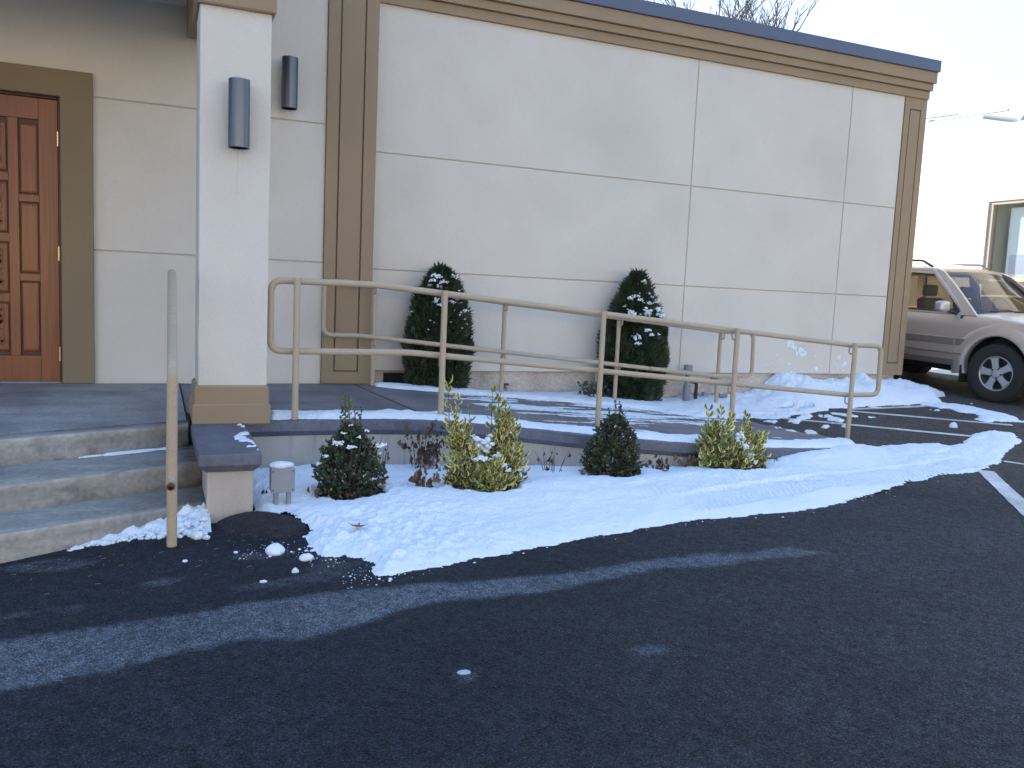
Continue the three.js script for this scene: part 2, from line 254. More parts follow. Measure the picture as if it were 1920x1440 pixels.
// ---------------------------------------------------------------- the church-like building
const WZ = -8.34, RZ = -8.65;
{
  const b = thing('building', 'beige stucco building with brown trim, carved wooden door and a flat blue edged roof', 'building', [0, 0, 0]);
  // masses behind the facing (kept a little behind the panels)
  mesh('wall', [box(-0.5, 1.96, -0.3, 5.4, -22, WZ - 0.011), box(-9, -2.75, -0.3, 5.4, -22, WZ - 0.011), box(-2.7495, -0.5005, 2.9, 5.4, -22, WZ - 0.0115), box(-2.7495, -0.5005, -0.3, 2.8995, -22, WZ - 0.6), box(1.9605, 9.40, 0.5, 4.35, -22, RZ - 0.011)], M.joint, b);
  mesh('foundation', box(1.5, 9.37, -0.3, 0.498, -21.9, RZ - 0.045, 0.006), M.foundation, b);
  mesh('roof', box(-9.1, 2.0, 5.38, 5.6, -22.1, WZ + 0.1), M.capMetal, b);
  mesh('roof', box(1.9, 9.44, 4.36, 4.44, -22, RZ - 0.1), M.capMetal, b);
  // stucco panels, right-hand wall
  const g = 0.0065, xsR = [1.90, 5.836, 8.18, 9.075], ysR = [0.50, 1.548, 2.724, 4.20];
  for (let i = 0; i < 3; i++) for (let j = 0; j < 3; j++) mesh('panel', box(xsR[i] + g, xsR[i + 1] - g, ysR[j] + g, ysR[j + 1] - g, RZ - 0.06, RZ, 0.006), M.wall, b);
  const ysL = [0.40, 1.577, 2.88, 5.2];
  for (let j = 0; j < 3; j++) mesh('panel', box(j < 2 ? -0.51 : -4.5, 1.485, ysL[j] + (j ? g : 0), ysL[j + 1] - g, WZ - 0.06, WZ, 0.006), M.wall, b);
  // pilasters with an incised rectangle
  const pil = (x0, x1, y0, y1, z, gx0, gx1, gy0, gy1, zb) => {
    const p = part('pilaster', b), w = 0.007;
    mesh('face', [box(x0, gx0 - w, y0, y1, zb, z), box(gx1 + w, x1, y0, y1, zb, z), box(gx0 - w - 0.001, gx1 + w + 0.001, y0, gy0 - w, zb, z - 0.0005), box(gx0 - w - 0.001, gx1 + w + 0.001, gy1 + w, y1, zb, z - 0.0005)], M.trim, p);
    mesh('inset', box(gx0 + w, gx1 - w, gy0 + w, gy1 - w, zb, z - 0.001, 0.004), M.trim, p);
    mesh('groove', box(gx0 - w - 0.002, gx1 + w + 0.002, gy0 - w - 0.002, gy1 + w + 0.002, zb, z - 0.016, 0.001), M.groove, p);
  };
  pil(1.487, 1.968, 0.407, 5.3, WZ + 0.03, 1.607, 1.838, 0.53, 5.1, RZ - 0.2);
  pil(9.077, 9.462, 0.495, 4.19, RZ + 0.012, 9.168, 9.352, 0.66, 4.02, RZ - 0.35);
  mesh('corner_return', box(9.40, 9.455, 0.5, 4.3, -21.9, RZ - 0.36), M.wall, b);
  // cornice: three stepped courses and the metal edge
  const cz = [[4.168, 4.272, -8.612, 9.462], [4.272, 4.362, -8.573, 9.474], [4.362, 4.505, -8.535, 9.486]];
  for (const [y0, y1, z, x1] of cz) mesh('cornice', [box(1.972, x1, y0 + 0.004, y1 + 0.001, RZ - 0.3, z, 0.006), box(9.42, x1, y0 + 0.004, y1 + 0.001, -21.9, RZ - 0.301, 0.004)], M.trim, b);
  mesh('roof_edging', [box(1.972, 9.50, 4.507, 4.655, RZ - 0.35, -8.505, 0.008), box(9.40, 9.50, 4.507, 4.655, -22, RZ - 0.351, 0.008)], M.capMetal, b);
  mesh('basement_vent', [box(2.2, 2.5, 0.30, 0.478, RZ - 0.05, RZ - 0.040, 0.002)], M.dark, b);
  // porch: beam, soffit, slab
  const br = (x0, x1, y0, y1, z0, z1) => box(x0, x1, y0, y1, z0, z1, 0.006);
  mesh('beam', [br(0.246, 0.70, 3.478, 3.95, WZ + 0.031, -6.02), br(-6, 0.245, 3.478, 3.95, -6.43, -6.02)], M.trim, b);
  mesh('soffit', box(-6, 0.245, 3.745, 3.80, WZ + 0.002, -6.44), M.soffit, b);
  mesh('canopy', box(-6.2, 0.80, 3.955, 4.7, WZ + 0.036, -5.85, 0.01), M.trim, b);
  // porch column
  const c = part('column', b);
  mesh('shaft', box(0.256, 0.703, 0.62, 3.2, -6.46, -6.005, 0.012), M.column, c);
  const ring = (x0, x1, z0, z1, y0, y1, ch) => { const s = new THREE.Shape([[x0, z0], [x1, z0], [x1, z1], [x0, z1]].map((p) => new THREE.Vector2(p[0], -p[1]))); const e = new THREE.ExtrudeGeometry(s, { depth: y1 - y0 - ch, bevelEnabled: true, bevelThickness: ch, bevelSize: ch, bevelOffset: -ch, bevelSegments: 1 }); e.rotateX(-Math.PI / 2); e.translate(0, y0, 0); return wuv(e); };
  mesh('plinth', [ring(0.222, 0.728, -6.49, -5.975, 0.40, 0.535, 0.012), ring(0.236, 0.716, -6.475, -5.987, 0.5353, 0.66, 0.014)], M.trim, c);
  mesh('capital', [ring(0.232, 0.728, -6.49, -5.965, 3.125, 3.36, 0.01), ring(0.216, 0.744, -6.51, -5.945, 3.361, 3.49, 0.01)], M.trim, c);
  const cr = Array.from({ length: 34 }, (_, i) => [0.497 - 0.0003 * i + 0.016 * (fbm(i * 0.45, 3, 3, 611) - 0.5) + 0.006 * (hash(i, 2, 9) - 0.5), 2.20 - i * 0.022]);
  mesh('crack', pipe(cr.map(([x, y]) => [x, y, -6.0045]), (t) => 0.0010 - 0.0005 * t, { seg: 5 }), std([0.5, 0.46, 0.41]), c);
  // door surround
  { const s = new THREE.Shape([[-2.80, 0.407], [-2.55, 0.407], [-2.55, 2.845], [-0.752, 2.845], [-0.752, 0.407], [-0.503, 0.407], [-0.503, 3.066], [-2.80, 3.066]].map((p) => new THREE.Vector2(...p))); const e = new THREE.ExtrudeGeometry(s, { depth: 0.25, bevelEnabled: true, bevelThickness: 0.005, bevelSize: 0.005, bevelOffset: -0.005, bevelSegments: 1 }); e.translate(0, 0, WZ - 0.2); mesh('door_surround', wuv(e), M.trimDark, b); }
  mesh('door_frame', [box(-0.775, -0.7525, 0.41, 2.844, WZ - 0.19, WZ - 0.015, 0.003), box(-2.55, -0.776, 2.826, 2.8445, WZ - 0.19, WZ - 0.0152, 0.003)], M.woodDark, b);
  // double door: rails, stiles, plain and carved panels
  const dz = WZ - 0.03;
  const doorLeaf = (sx, X) => {
    const d = part('door', b), f = (a, c2) => { const p = X(a), q = X(c2); return [Math.min(p, q), Math.max(p, q)]; };
    const bar = (a, c2, y0, y1, z = dz) => { const [p, q] = f(a, c2); return box(p, q, y0, y1, z - 0.045, z, 0.003); };
    const xs = [0.0, 0.143, 0.298, 0.372, 0.73, 0.88], rows = [[0.665, 1.285], [1.345, 1.955], [2.015, 2.62]], rowsC = [[0.665, 1.10], [1.17, 1.61], [1.68, 2.12], [2.19, 2.62]];
    mesh('stile', bar(xs[0], xs[1], 0.415, 2.822), M.wood, d); mesh('stile', bar(xs[2], xs[3], 0.64, 2.645, dz - 0.0008), M.wood, d); mesh('stile', bar(xs[4], xs[5], 0.415, 2.822), M.wood, d);
    mesh('rail', bar(xs[1] + 0.0005, xs[4] - 0.0005, 0.415, 0.64, dz - 0.0004), M.wood, d); mesh('rail', bar(xs[1] + 0.0005, xs[4] - 0.0005, 2.645, 2.822, dz - 0.0004), M.wood, d);
    for (const y of [1.315, 1.985]) mesh('rail', bar(xs[1] + 0.0005, xs[2] - 0.0005, y - 0.03, y + 0.03, dz - 0.0004), M.wood, d);
    for (const y of [1.135, 1.645, 2.155]) mesh('rail', bar(xs[3] + 0.0005, xs[4] - 0.0005, y - 0.035, y + 0.035, dz - 0.0004), M.wood, d);
    const back = f(xs[1] - 0.002, xs[4] + 0.002); mesh('backing', box(back[0], back[1], 0.6, 2.7, dz - 0.044, dz - 0.026, 0.001), M.woodDark, d);
    const raised = (a, c2, y0, y1) => { const [p, q] = f(a, c2), m = 0.012, s = new THREE.Shape([[p + m, y0 + m], [q - m, y0 + m], [q - m, y1 - m], [p + m, y1 - m]].map((v) => new THREE.Vector2(...v))); const e = new THREE.ExtrudeGeometry(s, { depth: 0.002, bevelEnabled: true, bevelThickness: 0.013, bevelSize: 0.022, bevelOffset: -0.022, bevelSegments: 2 }); e.translate(0, 0, dz - 0.024); return wuv(e); };
    for (const [y0, y1] of rows) mesh('panel', raised(xs[1], xs[2], y0, y1), M.wood, d);
    for (const [y0, y1] of rowsC) {
      const pn = mesh('panel', raised(xs[3], xs[4], y0, y1), M.wood, d); tag(pn, 'panel carved with curling leaves');
      const cx = X((xs[3] + xs[4]) / 2), cy = (y0 + y1) / 2, hw = 0.13, hh = (y1 - y0) / 2 - 0.05, gs = [];
      const leaf = (x, y, a, len, w) => { const s = new THREE.Shape(); s.moveTo(0, 0); s.bezierCurveTo(w, len * 0.2, w, len * 0.7, w * 0.25, len); s.bezierCurveTo(-w * 0.1, len * 0.7, -w * 0.4, len * 0.3, 0, 0); const e = new THREE.ExtrudeGeometry(s, { depth: 0.003, bevelEnabled: true, bevelThickness: 0.006, bevelSize: 0.005, bevelSegments: 2, curveSegments: 6 }); e.rotateZ(a); e.translate(x, y, dz - 0.012); return wuv(e); };
      for (let k = 0; k < 9; k++) for (const s of [-1, 1]) gs.push(leaf(cx + s * (0.012 + 0.02 * (k % 2)), cy - hh + k * hh * 0.21, -s * (0.95 + 0.35 * Math.sin(k * 1.9)), 0.085 + 0.035 * ((k * 7) % 3) / 2, 0.034));
      for (const s of [-1, 1]) for (let k = 0; k < 7; k++) gs.push(leaf(cx + s * (hw - 0.01), cy - hh + 0.02 + k * hh * 0.27, s * (0.5 + 0.3 * (k % 3)), 0.07, 0.028));
      gs.push(pipe([[cx, cy - hh, dz - 0.008], [cx + 0.01, cy, dz - 0.004], [cx, cy + hh, dz - 0.008]], 0.008, { seg: 6 }));
      mesh('carving', gs, M.wood, pn);
    }
    return d;
  };
  const dr = doorLeaf(1, (t) => -0.778 - t);
  const hg = (y) => mesh('hinge', [0, 1, 2, 3, 4].map((k) => { const c2 = new THREE.CylinderGeometry(0.0085, 0.0085, 0.022, 10); c2.translate(-0.7765, y - 0.05 + k * 0.025, dz + 0.008); return wuvKeep(c2).toNonIndexed(); }), M.brass, dr);
  [2.50, 1.53, 0.66].forEach(hg);
  doorLeaf(-1, (t) => -2.548 + t);
  mesh('threshold', box(-2.55, -0.76, 0.405, 0.418, WZ - 0.15, WZ + 0.02, 0.003), M.pipe, b);
}
// cylinder wall lamps
function wallLamp(x, y0, y1, z, r, label) {
  const o = thing('wall_lamp', label, 'wall lamp', [x, y0, z], 'cylinder wall lamps'), h = y1 - y0;
  const L = new THREE.LatheGeometry([[r * 0.9, 0.004], [r, 0], [r, h], [r * 0.9, h - 0.004], [r * 0.9, h - 0.09], [0.0, h - 0.09]].map((p) => new THREE.Vector2(...p)), 40);
  mesh('tube', wuvKeep(L), M.lamp, o);
  mesh('inner_tube', wuvKeep(new THREE.LatheGeometry([[0, 0.09], [r * 0.895, 0.09], [r * 0.895, 0.005]].map((p) => new THREE.Vector2(...p)), 32)), M.dark, o);
  mesh('mount', [box(-r * 0.85, r * 0.6, h * 0.27, h * 0.66, -r - 0.034, -r - 0.014, 0.003), box(-0.03, 0.03, h * 0.36, h * 0.58, -r - 0.016, -r + 0.03, 0.003)], M.lamp, o);
}
wallLamp(0.493, 2.222, 2.652, -5.904, 0.067, 'grey metal cylinder lamp on the front of the porch column');
wallLamp(1.128, 2.963, 3.418, -8.232, 0.073, 'dark metal cylinder lamp on the wall between column and brown pilaster');
// ---------------------------------------------------------------- landing, steps, ramp, low walls
function prism(poly, y0, y1, m, name, parent, bev = 0.012) {
  const s = new THREE.Shape(poly.map(([x, z]) => new THREE.Vector2(x, -z)));
  const e = new THREE.ExtrudeGeometry(s, { depth: y1 - y0 - bev, bevelEnabled: true, bevelThickness: bev, bevelSize: bev, bevelOffset: -bev, bevelSegments: 2 }); e.rotateX(-Math.PI / 2); e.translate(0, y0, 0);
  return mesh(name, toCreasedNormals(wuv(e), 0.6), m, parent);
}
const ZL = (x, x0, z0) => z0 - 0.445 * (x - x0);                       // the slanting step fronts
{
  const l = prism([[-6, -8.33], [-6, ZL(-6, -0.82, -5.53)], [0.195, ZL(0.195, -0.82, -5.53)], [0.195, -8.33]], 0.20, 0.405, M.landing, 'landing', scene); l.userData.kind = 'structure';
  const st = thing('steps', 'worn grey concrete steps up to the porch landing', 'steps');
  const stepMesh = (x1, x0f, z0f, back, yT, yB, seed, name, parent, m) => {
    const xs = [-6, -4, -2.5, -1.8]; for (let x = -1.4; x < x1; x += 0.025) xs.push(x); xs.push(x1);
    const prof = [[-back, yT]]; for (let q = back; q > 0.03; q -= 0.025) prof.push([-q, yT]); prof.push([-0.014, yT - 0.001], [-0.005, yT - 0.005], [0, yT - 0.014]); for (let y = yT - 0.03; y > yB; y -= 0.02) prof.push([0, y]); prof.push([0, yB]);
    const pos = [], uv = [], col = [], idx = [], n = prof.length;
    xs.forEach((x, i) => prof.forEach(([d, y], k) => {
      const z = z0f - 0.445 * (x - x0f) + d + (d === 0 ? 0.003 * (fbm(x * 9, y * 30, 2, seed) - 0.5) : 0), top = d < -0.01; pos.push(x, y, z); uv.push(x, top ? z : y);
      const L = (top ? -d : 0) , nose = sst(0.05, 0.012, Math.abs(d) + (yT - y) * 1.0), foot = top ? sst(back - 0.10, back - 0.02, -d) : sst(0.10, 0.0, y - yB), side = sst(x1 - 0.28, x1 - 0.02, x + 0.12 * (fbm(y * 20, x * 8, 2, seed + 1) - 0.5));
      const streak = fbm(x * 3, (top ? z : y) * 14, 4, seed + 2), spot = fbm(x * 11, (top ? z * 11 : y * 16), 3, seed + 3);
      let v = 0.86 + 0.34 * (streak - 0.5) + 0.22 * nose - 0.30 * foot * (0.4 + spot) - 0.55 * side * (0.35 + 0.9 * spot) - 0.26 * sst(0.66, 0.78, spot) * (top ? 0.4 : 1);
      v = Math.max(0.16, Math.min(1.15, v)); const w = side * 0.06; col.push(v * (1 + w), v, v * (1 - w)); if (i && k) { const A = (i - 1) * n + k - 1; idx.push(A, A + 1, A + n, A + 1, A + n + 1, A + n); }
    }));
    const g = new THREE.BufferGeometry(); g.setAttribute('position', new THREE.Float32BufferAttribute(pos, 3)); g.setAttribute('uv', new THREE.Float32BufferAttribute(uv, 2)); g.setAttribute('color', new THREE.Float32BufferAttribute(col, 3)); g.setIndex(idx); g.computeVertexNormals(); return mesh(name, g, m, parent);
  };
  const cm = std([0.50, 0.50, 0.46], { map: T.concrete, bumpMap: T.concreteBump, bumpScale: 0.004, vertexColors: true });
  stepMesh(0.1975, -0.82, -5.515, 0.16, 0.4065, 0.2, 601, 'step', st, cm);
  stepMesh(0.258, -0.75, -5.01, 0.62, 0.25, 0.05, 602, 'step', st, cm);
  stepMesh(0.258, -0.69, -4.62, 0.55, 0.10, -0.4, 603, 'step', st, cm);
  prism([[-0.2, -8.33], [-0.2, -6.3], [0.2, -5.99], [0.2, -8.33]].map(([x, z]) => [x - 0.0, z]), 0.1, 0.19, M.dark, 'step_core', st);
  // ramp and upper walk: one slab that follows the fall
  const xs = []; for (let x = 0.207; x < 6.36; x += 0.12) xs.push(x); const pos = [], uv = [], idx = [], nz = 10;
  const farZ = (x) => x < 1.97 ? WZ + 0.02 : x < 4.6 ? -8.31 : lerp(-8.31, -7.9, (x - 4.6) / 1.8);
  xs.forEach((x, i) => { for (let j = 0; j <= nz + 2; j++) { const k = Math.min(nz, Math.max(0, j - 1)), end = 1.35 * Math.max(0, x - 5.55), z0 = Math.max(farZ(x), -8.4), z = lerp(z0, (x < 0.72 ? -6.47 : nearZ(x) - 0.10), k / nz); const top = Math.max(rampY(x), ground(x, z) - 0.004 + 0.006 * (x < 6.3)) - 0.003; pos.push(x, j === 0 || j === nz + 2 ? -0.2 : top, z); uv.push(x, z); if (i && j) { const w = nz + 3, a = (i - 1) * w + j - 1; idx.push(a, a + 1, a + w, a + 1, a + w + 1, a + w); } } });
  const g = new THREE.BufferGeometry(); g.setAttribute('position', new THREE.Float32BufferAttribute(pos, 3)); g.setAttribute('uv', new THREE.Float32BufferAttribute(uv, 2)); g.setIndex(idx);
  struct('ramp', toCreasedNormals(wuv(g), 0.4), M.ramp);
  struct('expansion_joint', [box(0.196, 0.206, 0.3, 0.4075, -8.32, -5.99, 0.001), ...[[1.80, -8.3, 1.92, -6.2]].map(([xa, za, xb, zb]) => { const q = box(-0.005, 0.005, 0.3, 0.4035, 0, zb - za, 0.001); q.rotateY(Math.atan2(xb - xa, zb - za)); q.translate(xa, 0, za); return q; })], M.dark);
}
{ // curved retaining wall with a chamfered coping
  const w = thing('retaining_wall', 'low curving stucco retaining wall with dark grey coping beside the ramp', 'wall');
  const pts = []; for (let x = 0.556; x <= 5.95; x += 0.09) pts.push([x, nearZ(x)]);
  const off = (i, d) => { const a = pts[Math.max(0, i - 1)], b = pts[Math.min(pts.length - 1, i + 1)], tx = b[0] - a[0], tz = b[1] - a[1], l = Math.hypot(tx, tz); return [pts[i][0] + tz / l * d * 1, pts[i][1] - tx / l * d]; };   // d>0 goes back
  const loft = (prof) => { const pos = [], idx = [], n = prof.length; pts.forEach((p, i) => prof.forEach(([d, y]) => { const q = off(i, d); pos.push(q[0], rampY(p[0]) + y, q[1]); })); for (let i = 1; i < pts.length; i++) for (let k = 0; k < n; k++) { const a = (i - 1) * n + k, b = (i - 1) * n + (k + 1) % n, c = a + n, d = b + n; idx.push(a, c, b, b, c, d); } for (const r of [0, pts.length - 1]) for (let k = 1; k < n - 1; k++) { const a = r * n; idx.push(...(r ? [a, a + k, a + k + 1] : [a, a + k + 1, a + k])); } const g = new THREE.BufferGeometry(); g.setAttribute('position', new THREE.Float32BufferAttribute(pos, 3)); g.setIndex(idx); const u = wuv(g); return toCreasedNormals(u, 0.7); };
  mesh('coping', loft([[0.28, 0.002], [0.006, 0.002], [0, -0.004], [0, -0.072], [0.042, -0.112], [0.28, -0.112]]), M.coping, w);
  mesh('wall_face', loft([[0.24, -0.113], [0.046, -0.113], [0.046, -0.75], [0.24, -0.75]]), M.retWall, w);
  const p = thing('wall_pier', 'short stucco pier with a dark grey cap between the steps and the planting bed', 'pier');
  const cap = (x0, x1, z0, z1, y1) => { const pos = []; const g = box(x0, x1, y1 - 0.068, y1, z0, z1, 0.006), s = new THREE.Shape([[x0, z0], [x1, z0], [x1, z1], [x0, z1]].map((q) => new THREE.Vector2(q[0], -q[1]))); const e = new THREE.ExtrudeGeometry(s, { depth: 0.001, bevelEnabled: true, bevelThickness: 0.04, bevelSize: 0.042, bevelOffset: -0.042, bevelSegments: 1 }); e.rotateX(-Math.PI / 2); const q = e.attributes.position; for (let i = 0; i < q.count; i++) { const y = q.getY(i); if (y > 0) q.setY(i, 0.004); } e.computeVertexNormals(); e.translate(0, y1 - 0.068, 0); return [g, wuv(e)]; };
  mesh('cap', cap(0.213, 0.553, -5.972, -4.885, 0.403), M.coping, p);
  mesh('pier_body', box(0.262, 0.512, -0.3, 0.30, -5.96, -4.94, 0.006), M.retWall, p);
}
// ---------------------------------------------------------------- handrails
{
  const zp = (x) => -6.05 - 0.05 * (x - 0.9), nTop = (x) => 1.382 - 0.0775 * Math.max(0, Math.min(6.3, x) - 1.5), nLow = (x) => 0.888 - 0.0815 * Math.max(0, Math.min(6.3, x) - 1.75);
  const h = thing('ramp_handrail', 'tan pipe handrail along the outer edge of the ramp, above the planting bed', 'handrail', [0, 0, 0]);
  const zr = (x) => zp(x) - 0.072, q = (x, y) => [x, y, zr(x)];
  const rpipe = (pts, name, parent) => mesh(name, pipe(pts, 0.0235, { fillet: 0.085, closed: true, seg: 14 }), M.rail, parent);
  rpipe([q(0.735, nTop(0)), q(1.48, nTop(0)), q(6.30, nTop(6.3)), q(6.71, nTop(6.3)), q(6.72, nLow(6.3)), q(6.32, nLow(6.3)), q(1.76, nLow(0)), q(0.735, nLow(0))], 'rail', h);
  const bracket = (x, yTop, z, dz, sgn) => pipe([[x, yTop - 0.015, z - dz], [x, yTop - 0.085, z - dz], [x, yTop - 0.085, z]], 0.0075, { fillet: 0.025, seg: 8 });
  for (const [x, yb] of [[0.903, 0.40], [2.0, 0.38], [3.40, 0.27], [4.81, 0.17], [6.275, 0.03]]) {
    mesh('post', pipe([[x, yb, zp(x)], [x, nTop(x) + 0.022, zp(x)]], 0.023, { seg: 16 }), M.rail, h);
    mesh('post_foot', pipe([[x, yb + 0.004, zp(x)], [x, yb + 0.011, zp(x)]], 0.034, { seg: 16 }), M.rust, h);
    mesh('bracket', bracket(x, nTop(x), zp(x), 0.072, 1), M.rail, h); mesh('bracket', bracket(x, nLow(x), zp(x), 0.072, 1), M.rail, h);
  }
  const f = thing('ramp_handrail', 'tan pipe handrail on the wall side of the ramp, behind the other one', 'handrail', [0, 0, 0]);
  const fTop = (x) => 1.402 - 0.0865 * Math.max(0, Math.min(6.1, x) - 1.85), fLow = (x) => 0.892 - 0.0885 * Math.max(0, Math.min(6.0, x) - 1.80), fz = -8.14;
  rpipe([[1.465, fTop(0) , fz], [1.70, fTop(0), fz], [6.10, fTop(6.1), fz], [6.50, fTop(6.1), fz], [6.52, fLow(6), fz], [6.02, fLow(6), fz], [1.82, fLow(0), fz], [1.465, fLow(0), fz]], 'rail', f);
  for (const [x, yb] of [[1.97, 0.39], [3.35, 0.29], [4.72, 0.18], [6.09, 0.07]]) {
    mesh('post', pipe([[x, yb, -8.215], [x, fTop(x) + 0.02, -8.215]], 0.023, { seg: 14 }), M.rail, f);
    mesh('post_foot', pipe([[x, yb + 0.004, -8.215], [x, yb + 0.011, -8.215]], 0.034, { seg: 14 }), M.rust, f);
    mesh('bracket', bracket(x, fTop(x), -8.215, -0.072, -1), M.rail, f); mesh('bracket', bracket(x, fLow(x), -8.215, -0.072, -1), M.rail, f);
  }
  const s = thing('stair_handrail', 'tan pipe handrail rising over the steps, seen almost end on', 'handrail', [0, 0, 0]);
  mesh('post', pipe([[0.075, -0.03, -4.59], [0.075, 0.80, -4.59]], 0.0255, { seg: 16, caps: false }), M.rail, s);
  mesh('post', pipe([[0.092, 0.40, -5.86], [0.092, 1.38, -5.86]], 0.0255, { seg: 16 }), M.rail, s);
  mesh('top_rail', pipe([[0.075, 0.79, -4.59], [0.075, 0.905, -4.592], [0.0915, 1.395, -5.80], [0.094, 1.395, -6.1]], 0.0258, { fillet: 0.10, seg: 16 }), M.rail, s);
  mesh('lower_rail', pipe([[0.068, 0.325, -4.50], [0.07, 0.335, -4.60], [0.088, 0.84, -5.80], [0.09, 0.84, -6.0]], 0.0245, { fillet: 0.08, seg: 16 }), M.rail, s);
  mesh('rail_end', pipe([[0.0678, 0.3245, -4.4985], [0.0678, 0.3245, -4.497]], 0.017, { seg: 16 }), M.rust, s);
}
// ---------------------------------------------------------------- planting bed and snow
const SHRUBS = [[1.11, -5.15, 0.15], [2.0, -5.15, 0.2], [3.06, -5.3, 0.14], [4.16, -5.38, 0.2], [1.60, -5.2, 0.09]];
const BANK = [[0.53, -6.05], [0.53, -5.0], [0.58, -4.86], [0.69, -4.95], [0.79, -4.62], [0.72, -4.38], [0.78, -4.22], [0.9, -4.19], [0.98, -4.03], [0.98, -3.83], [1.19, -3.86], [1.54, -3.95], [1.87, -4.04], [2.26, -4.17], [2.67, -4.25], [3.1, -4.33], [3.54, -4.37], [3.9, -4.37], [4.37, -4.48], [4.96, -4.68], [5.47, -4.85], [5.93, -4.95], [6.32, -4.96], [6.84, -5.14], [7.47, -5.5], [8.11, -5.84], [8.38, -6.14], [8.19, -6.3], [7.84, -6.18], [7.32, -5.83], [7.09, -5.79], [6.98, -5.93], [6.67, -5.96], [6.3, -5.95], [6.1, -6.1], [5.85, -5.98], [5.4, -5.68], [4.6, -5.54], [3.88, -5.555], [3.44, -5.62], [2.98, -5.73], [2.44, -5.905], [1.95, -5.98], [1.46, -6.06], [0.93, -6.08]];
const bedBase = (x, z) => ground(x, z) + 0.045 * sst(-4.45, -4.85, z) * sst(5.6, 4.4, x) * sst(0.45, 0.6, x);
{
  const soil = sheet(0.53, 5.3, -6.1, -4.7, 0.05, bedBase, (x, z) => (z > nearZ(x) - 0.07 && (z < nearZ(x) + 0.2 || polySD(BANK, x, z) > 0.3) ? 0.006 + 0.012 * fbm(x * 9, z * 9, 3, 201) : -1));
  struct('planting_bed', soil, M.soil);
  const track = (x, z) => { let r = 0; for (const [xa, za, xb, zb] of [[3.0, -4.50, 6.9, -5.26], [2.6, -4.72, 5.6, -5.3]]) { const L = Math.hypot(xb - xa, zb - za), t = ((x - xa) * (xb - xa) + (z - za) * (zb - za)) / L, d = ((x - xa) * (zb - za) - (z - za) * (xb - xa)) / L; const on = sst(0, 0.5, t) * sst(L, L - 0.6, t) * sst(0.14, 0.11, Math.abs(d)); r = Math.max(r, on * (xa === 3.0 ? 1 : 0.3) * (0.30 + 0.7 * sst(0.2, 0.8, Math.sin(t * 120 + Math.abs(d) * 60) + 0.9 * (fbm(x * 8, z * 8, 2, 222) - 0.3)))); } return r; };
  const bankH = (x, z) => {
    const fray = (fbm(x * 6, z * 9, 3, 211) - 0.5) * 0.13 + (fbm(x * 26, z * 26, 3, 212) - 0.5) * 0.09 * (1 - 0.5 * sst(1.1, 1.6, x));
    const sd = polySD(BANK, x, z);
    let d = sd + fray * sst(0.5, 0.02, Math.abs(z - nearZ(x))) * (z > nearZ(x) + 0.06 ? 1 : 0.15) + (z > nearZ(x) + 0.06 ? fray : 0) * 0.6;
    let hole = 1; for (const [sx, sz, r] of SHRUBS) { const q = Math.hypot(x - sx, z - sz) - r + 0.10 * (fbm(x * 14, z * 14, 2, 213) - 0.5); if (q < 0.09) hole = Math.min(hole, (q - 0.0) / 0.09); }
    if (d <= 0) return Math.max(-0.02, d * 0.2);
    const rough = sst(2.1, 1.2, x) * sst(-4.9, -4.6, z), lump = Math.pow(fbm(x * 20, z * 20, 3, 214), 1.3);
    const far = sst(5.2, 6.4, x);
    let h = (0.062 - 0.022 * far) * (1 - Math.exp(-d / 0.10)) + 0.03 * (fbm(x * 2.2, z * 3.0, 3, 215) - 0.5) * Math.min(1, d / 0.15) + rough * 0.055 * (lump - 0.35) * Math.min(1, d / 0.04) + 0.009 * (fbm(x * 34, z * 34, 2, 216) - 0.5) + 0.016 * (fbm(x * 9, z * 9, 3, 221) - 0.5) * Math.min(1, d / 0.1);
    h += far * 0.03 * (fbm(x * 12, z * 12, 3, 218) - 0.5);
    h += 0.04 * sst(0.25, 0.0, Math.abs(z - (-4.98 - 0.03 * x))) * sst(0.9, 1.3, x) * sst(5, 4, x) * 0.5;
    h += 0.075 * sst(4.3, 5.2, x) * sst(6.2, 5.5, x) * sst(0.55, 0.05, z - nearZ(x));
    h -= 0.030 * track(x, z) * Math.min(1, d / 0.03);
    for (const [cx, cz, r] of [[4.36, -4.83, 0.11], [4.52, -4.85, 0.09], [4.9, -4.86, 0.04], [6.6, -5.5, 0.06], [6.85, -5.55, 0.05]]) { const q = Math.hypot((x - cx) * 0.55, (z - cz) * 1.9); if (q < r) h -= 0.085 * (1 - q / r) * (fbm(x * 25, z * 25, 2, 220) * 1.5); }
    return Math.min(h, hole < 1 ? lerp(-0.02, h, hole) : h);
  };
  tag(mesh('snow_bank', sheet(0.5, 8.45, -6.2, -3.75, 0.0135, (x, z) => bedBase(x, z) + 0.002, bankH), M.snow), 'trampled snow bank over the planting bed, spreading onto the asphalt with a tyre track', 'snow', null, 'stuff');
  const near = (x, z) => { const d = Math.min(z - (nearZ(x) - 0.33 - 0.05 * fbm(x * 3, 1, 2, 231)), nearZ(x) - 0.035 - z - 0.03 * fbm(x * 7, 2, 3, 232)) + 0.025 * (fbm(x * 20, z * 20, 2, 233) - 0.5); if (d <= 0 || x < 0.745) return -0.01; return 0.034 * (1 - Math.exp(-d / 0.04)) + 0.03 * Math.pow(fbm(x * 8, z * 8, 3, 234), 2) * Math.min(1, d / 0.05) - 0.004; };
  tag(mesh('snow_strip', sheet(0.74, 6.1, -6.5, -5.45, 0.02, (x) => rampY(x) + 0.002, near), M.snow), 'strip of snow lying on the coping along the outer edge of the ramp', 'snow', null, 'stuff');
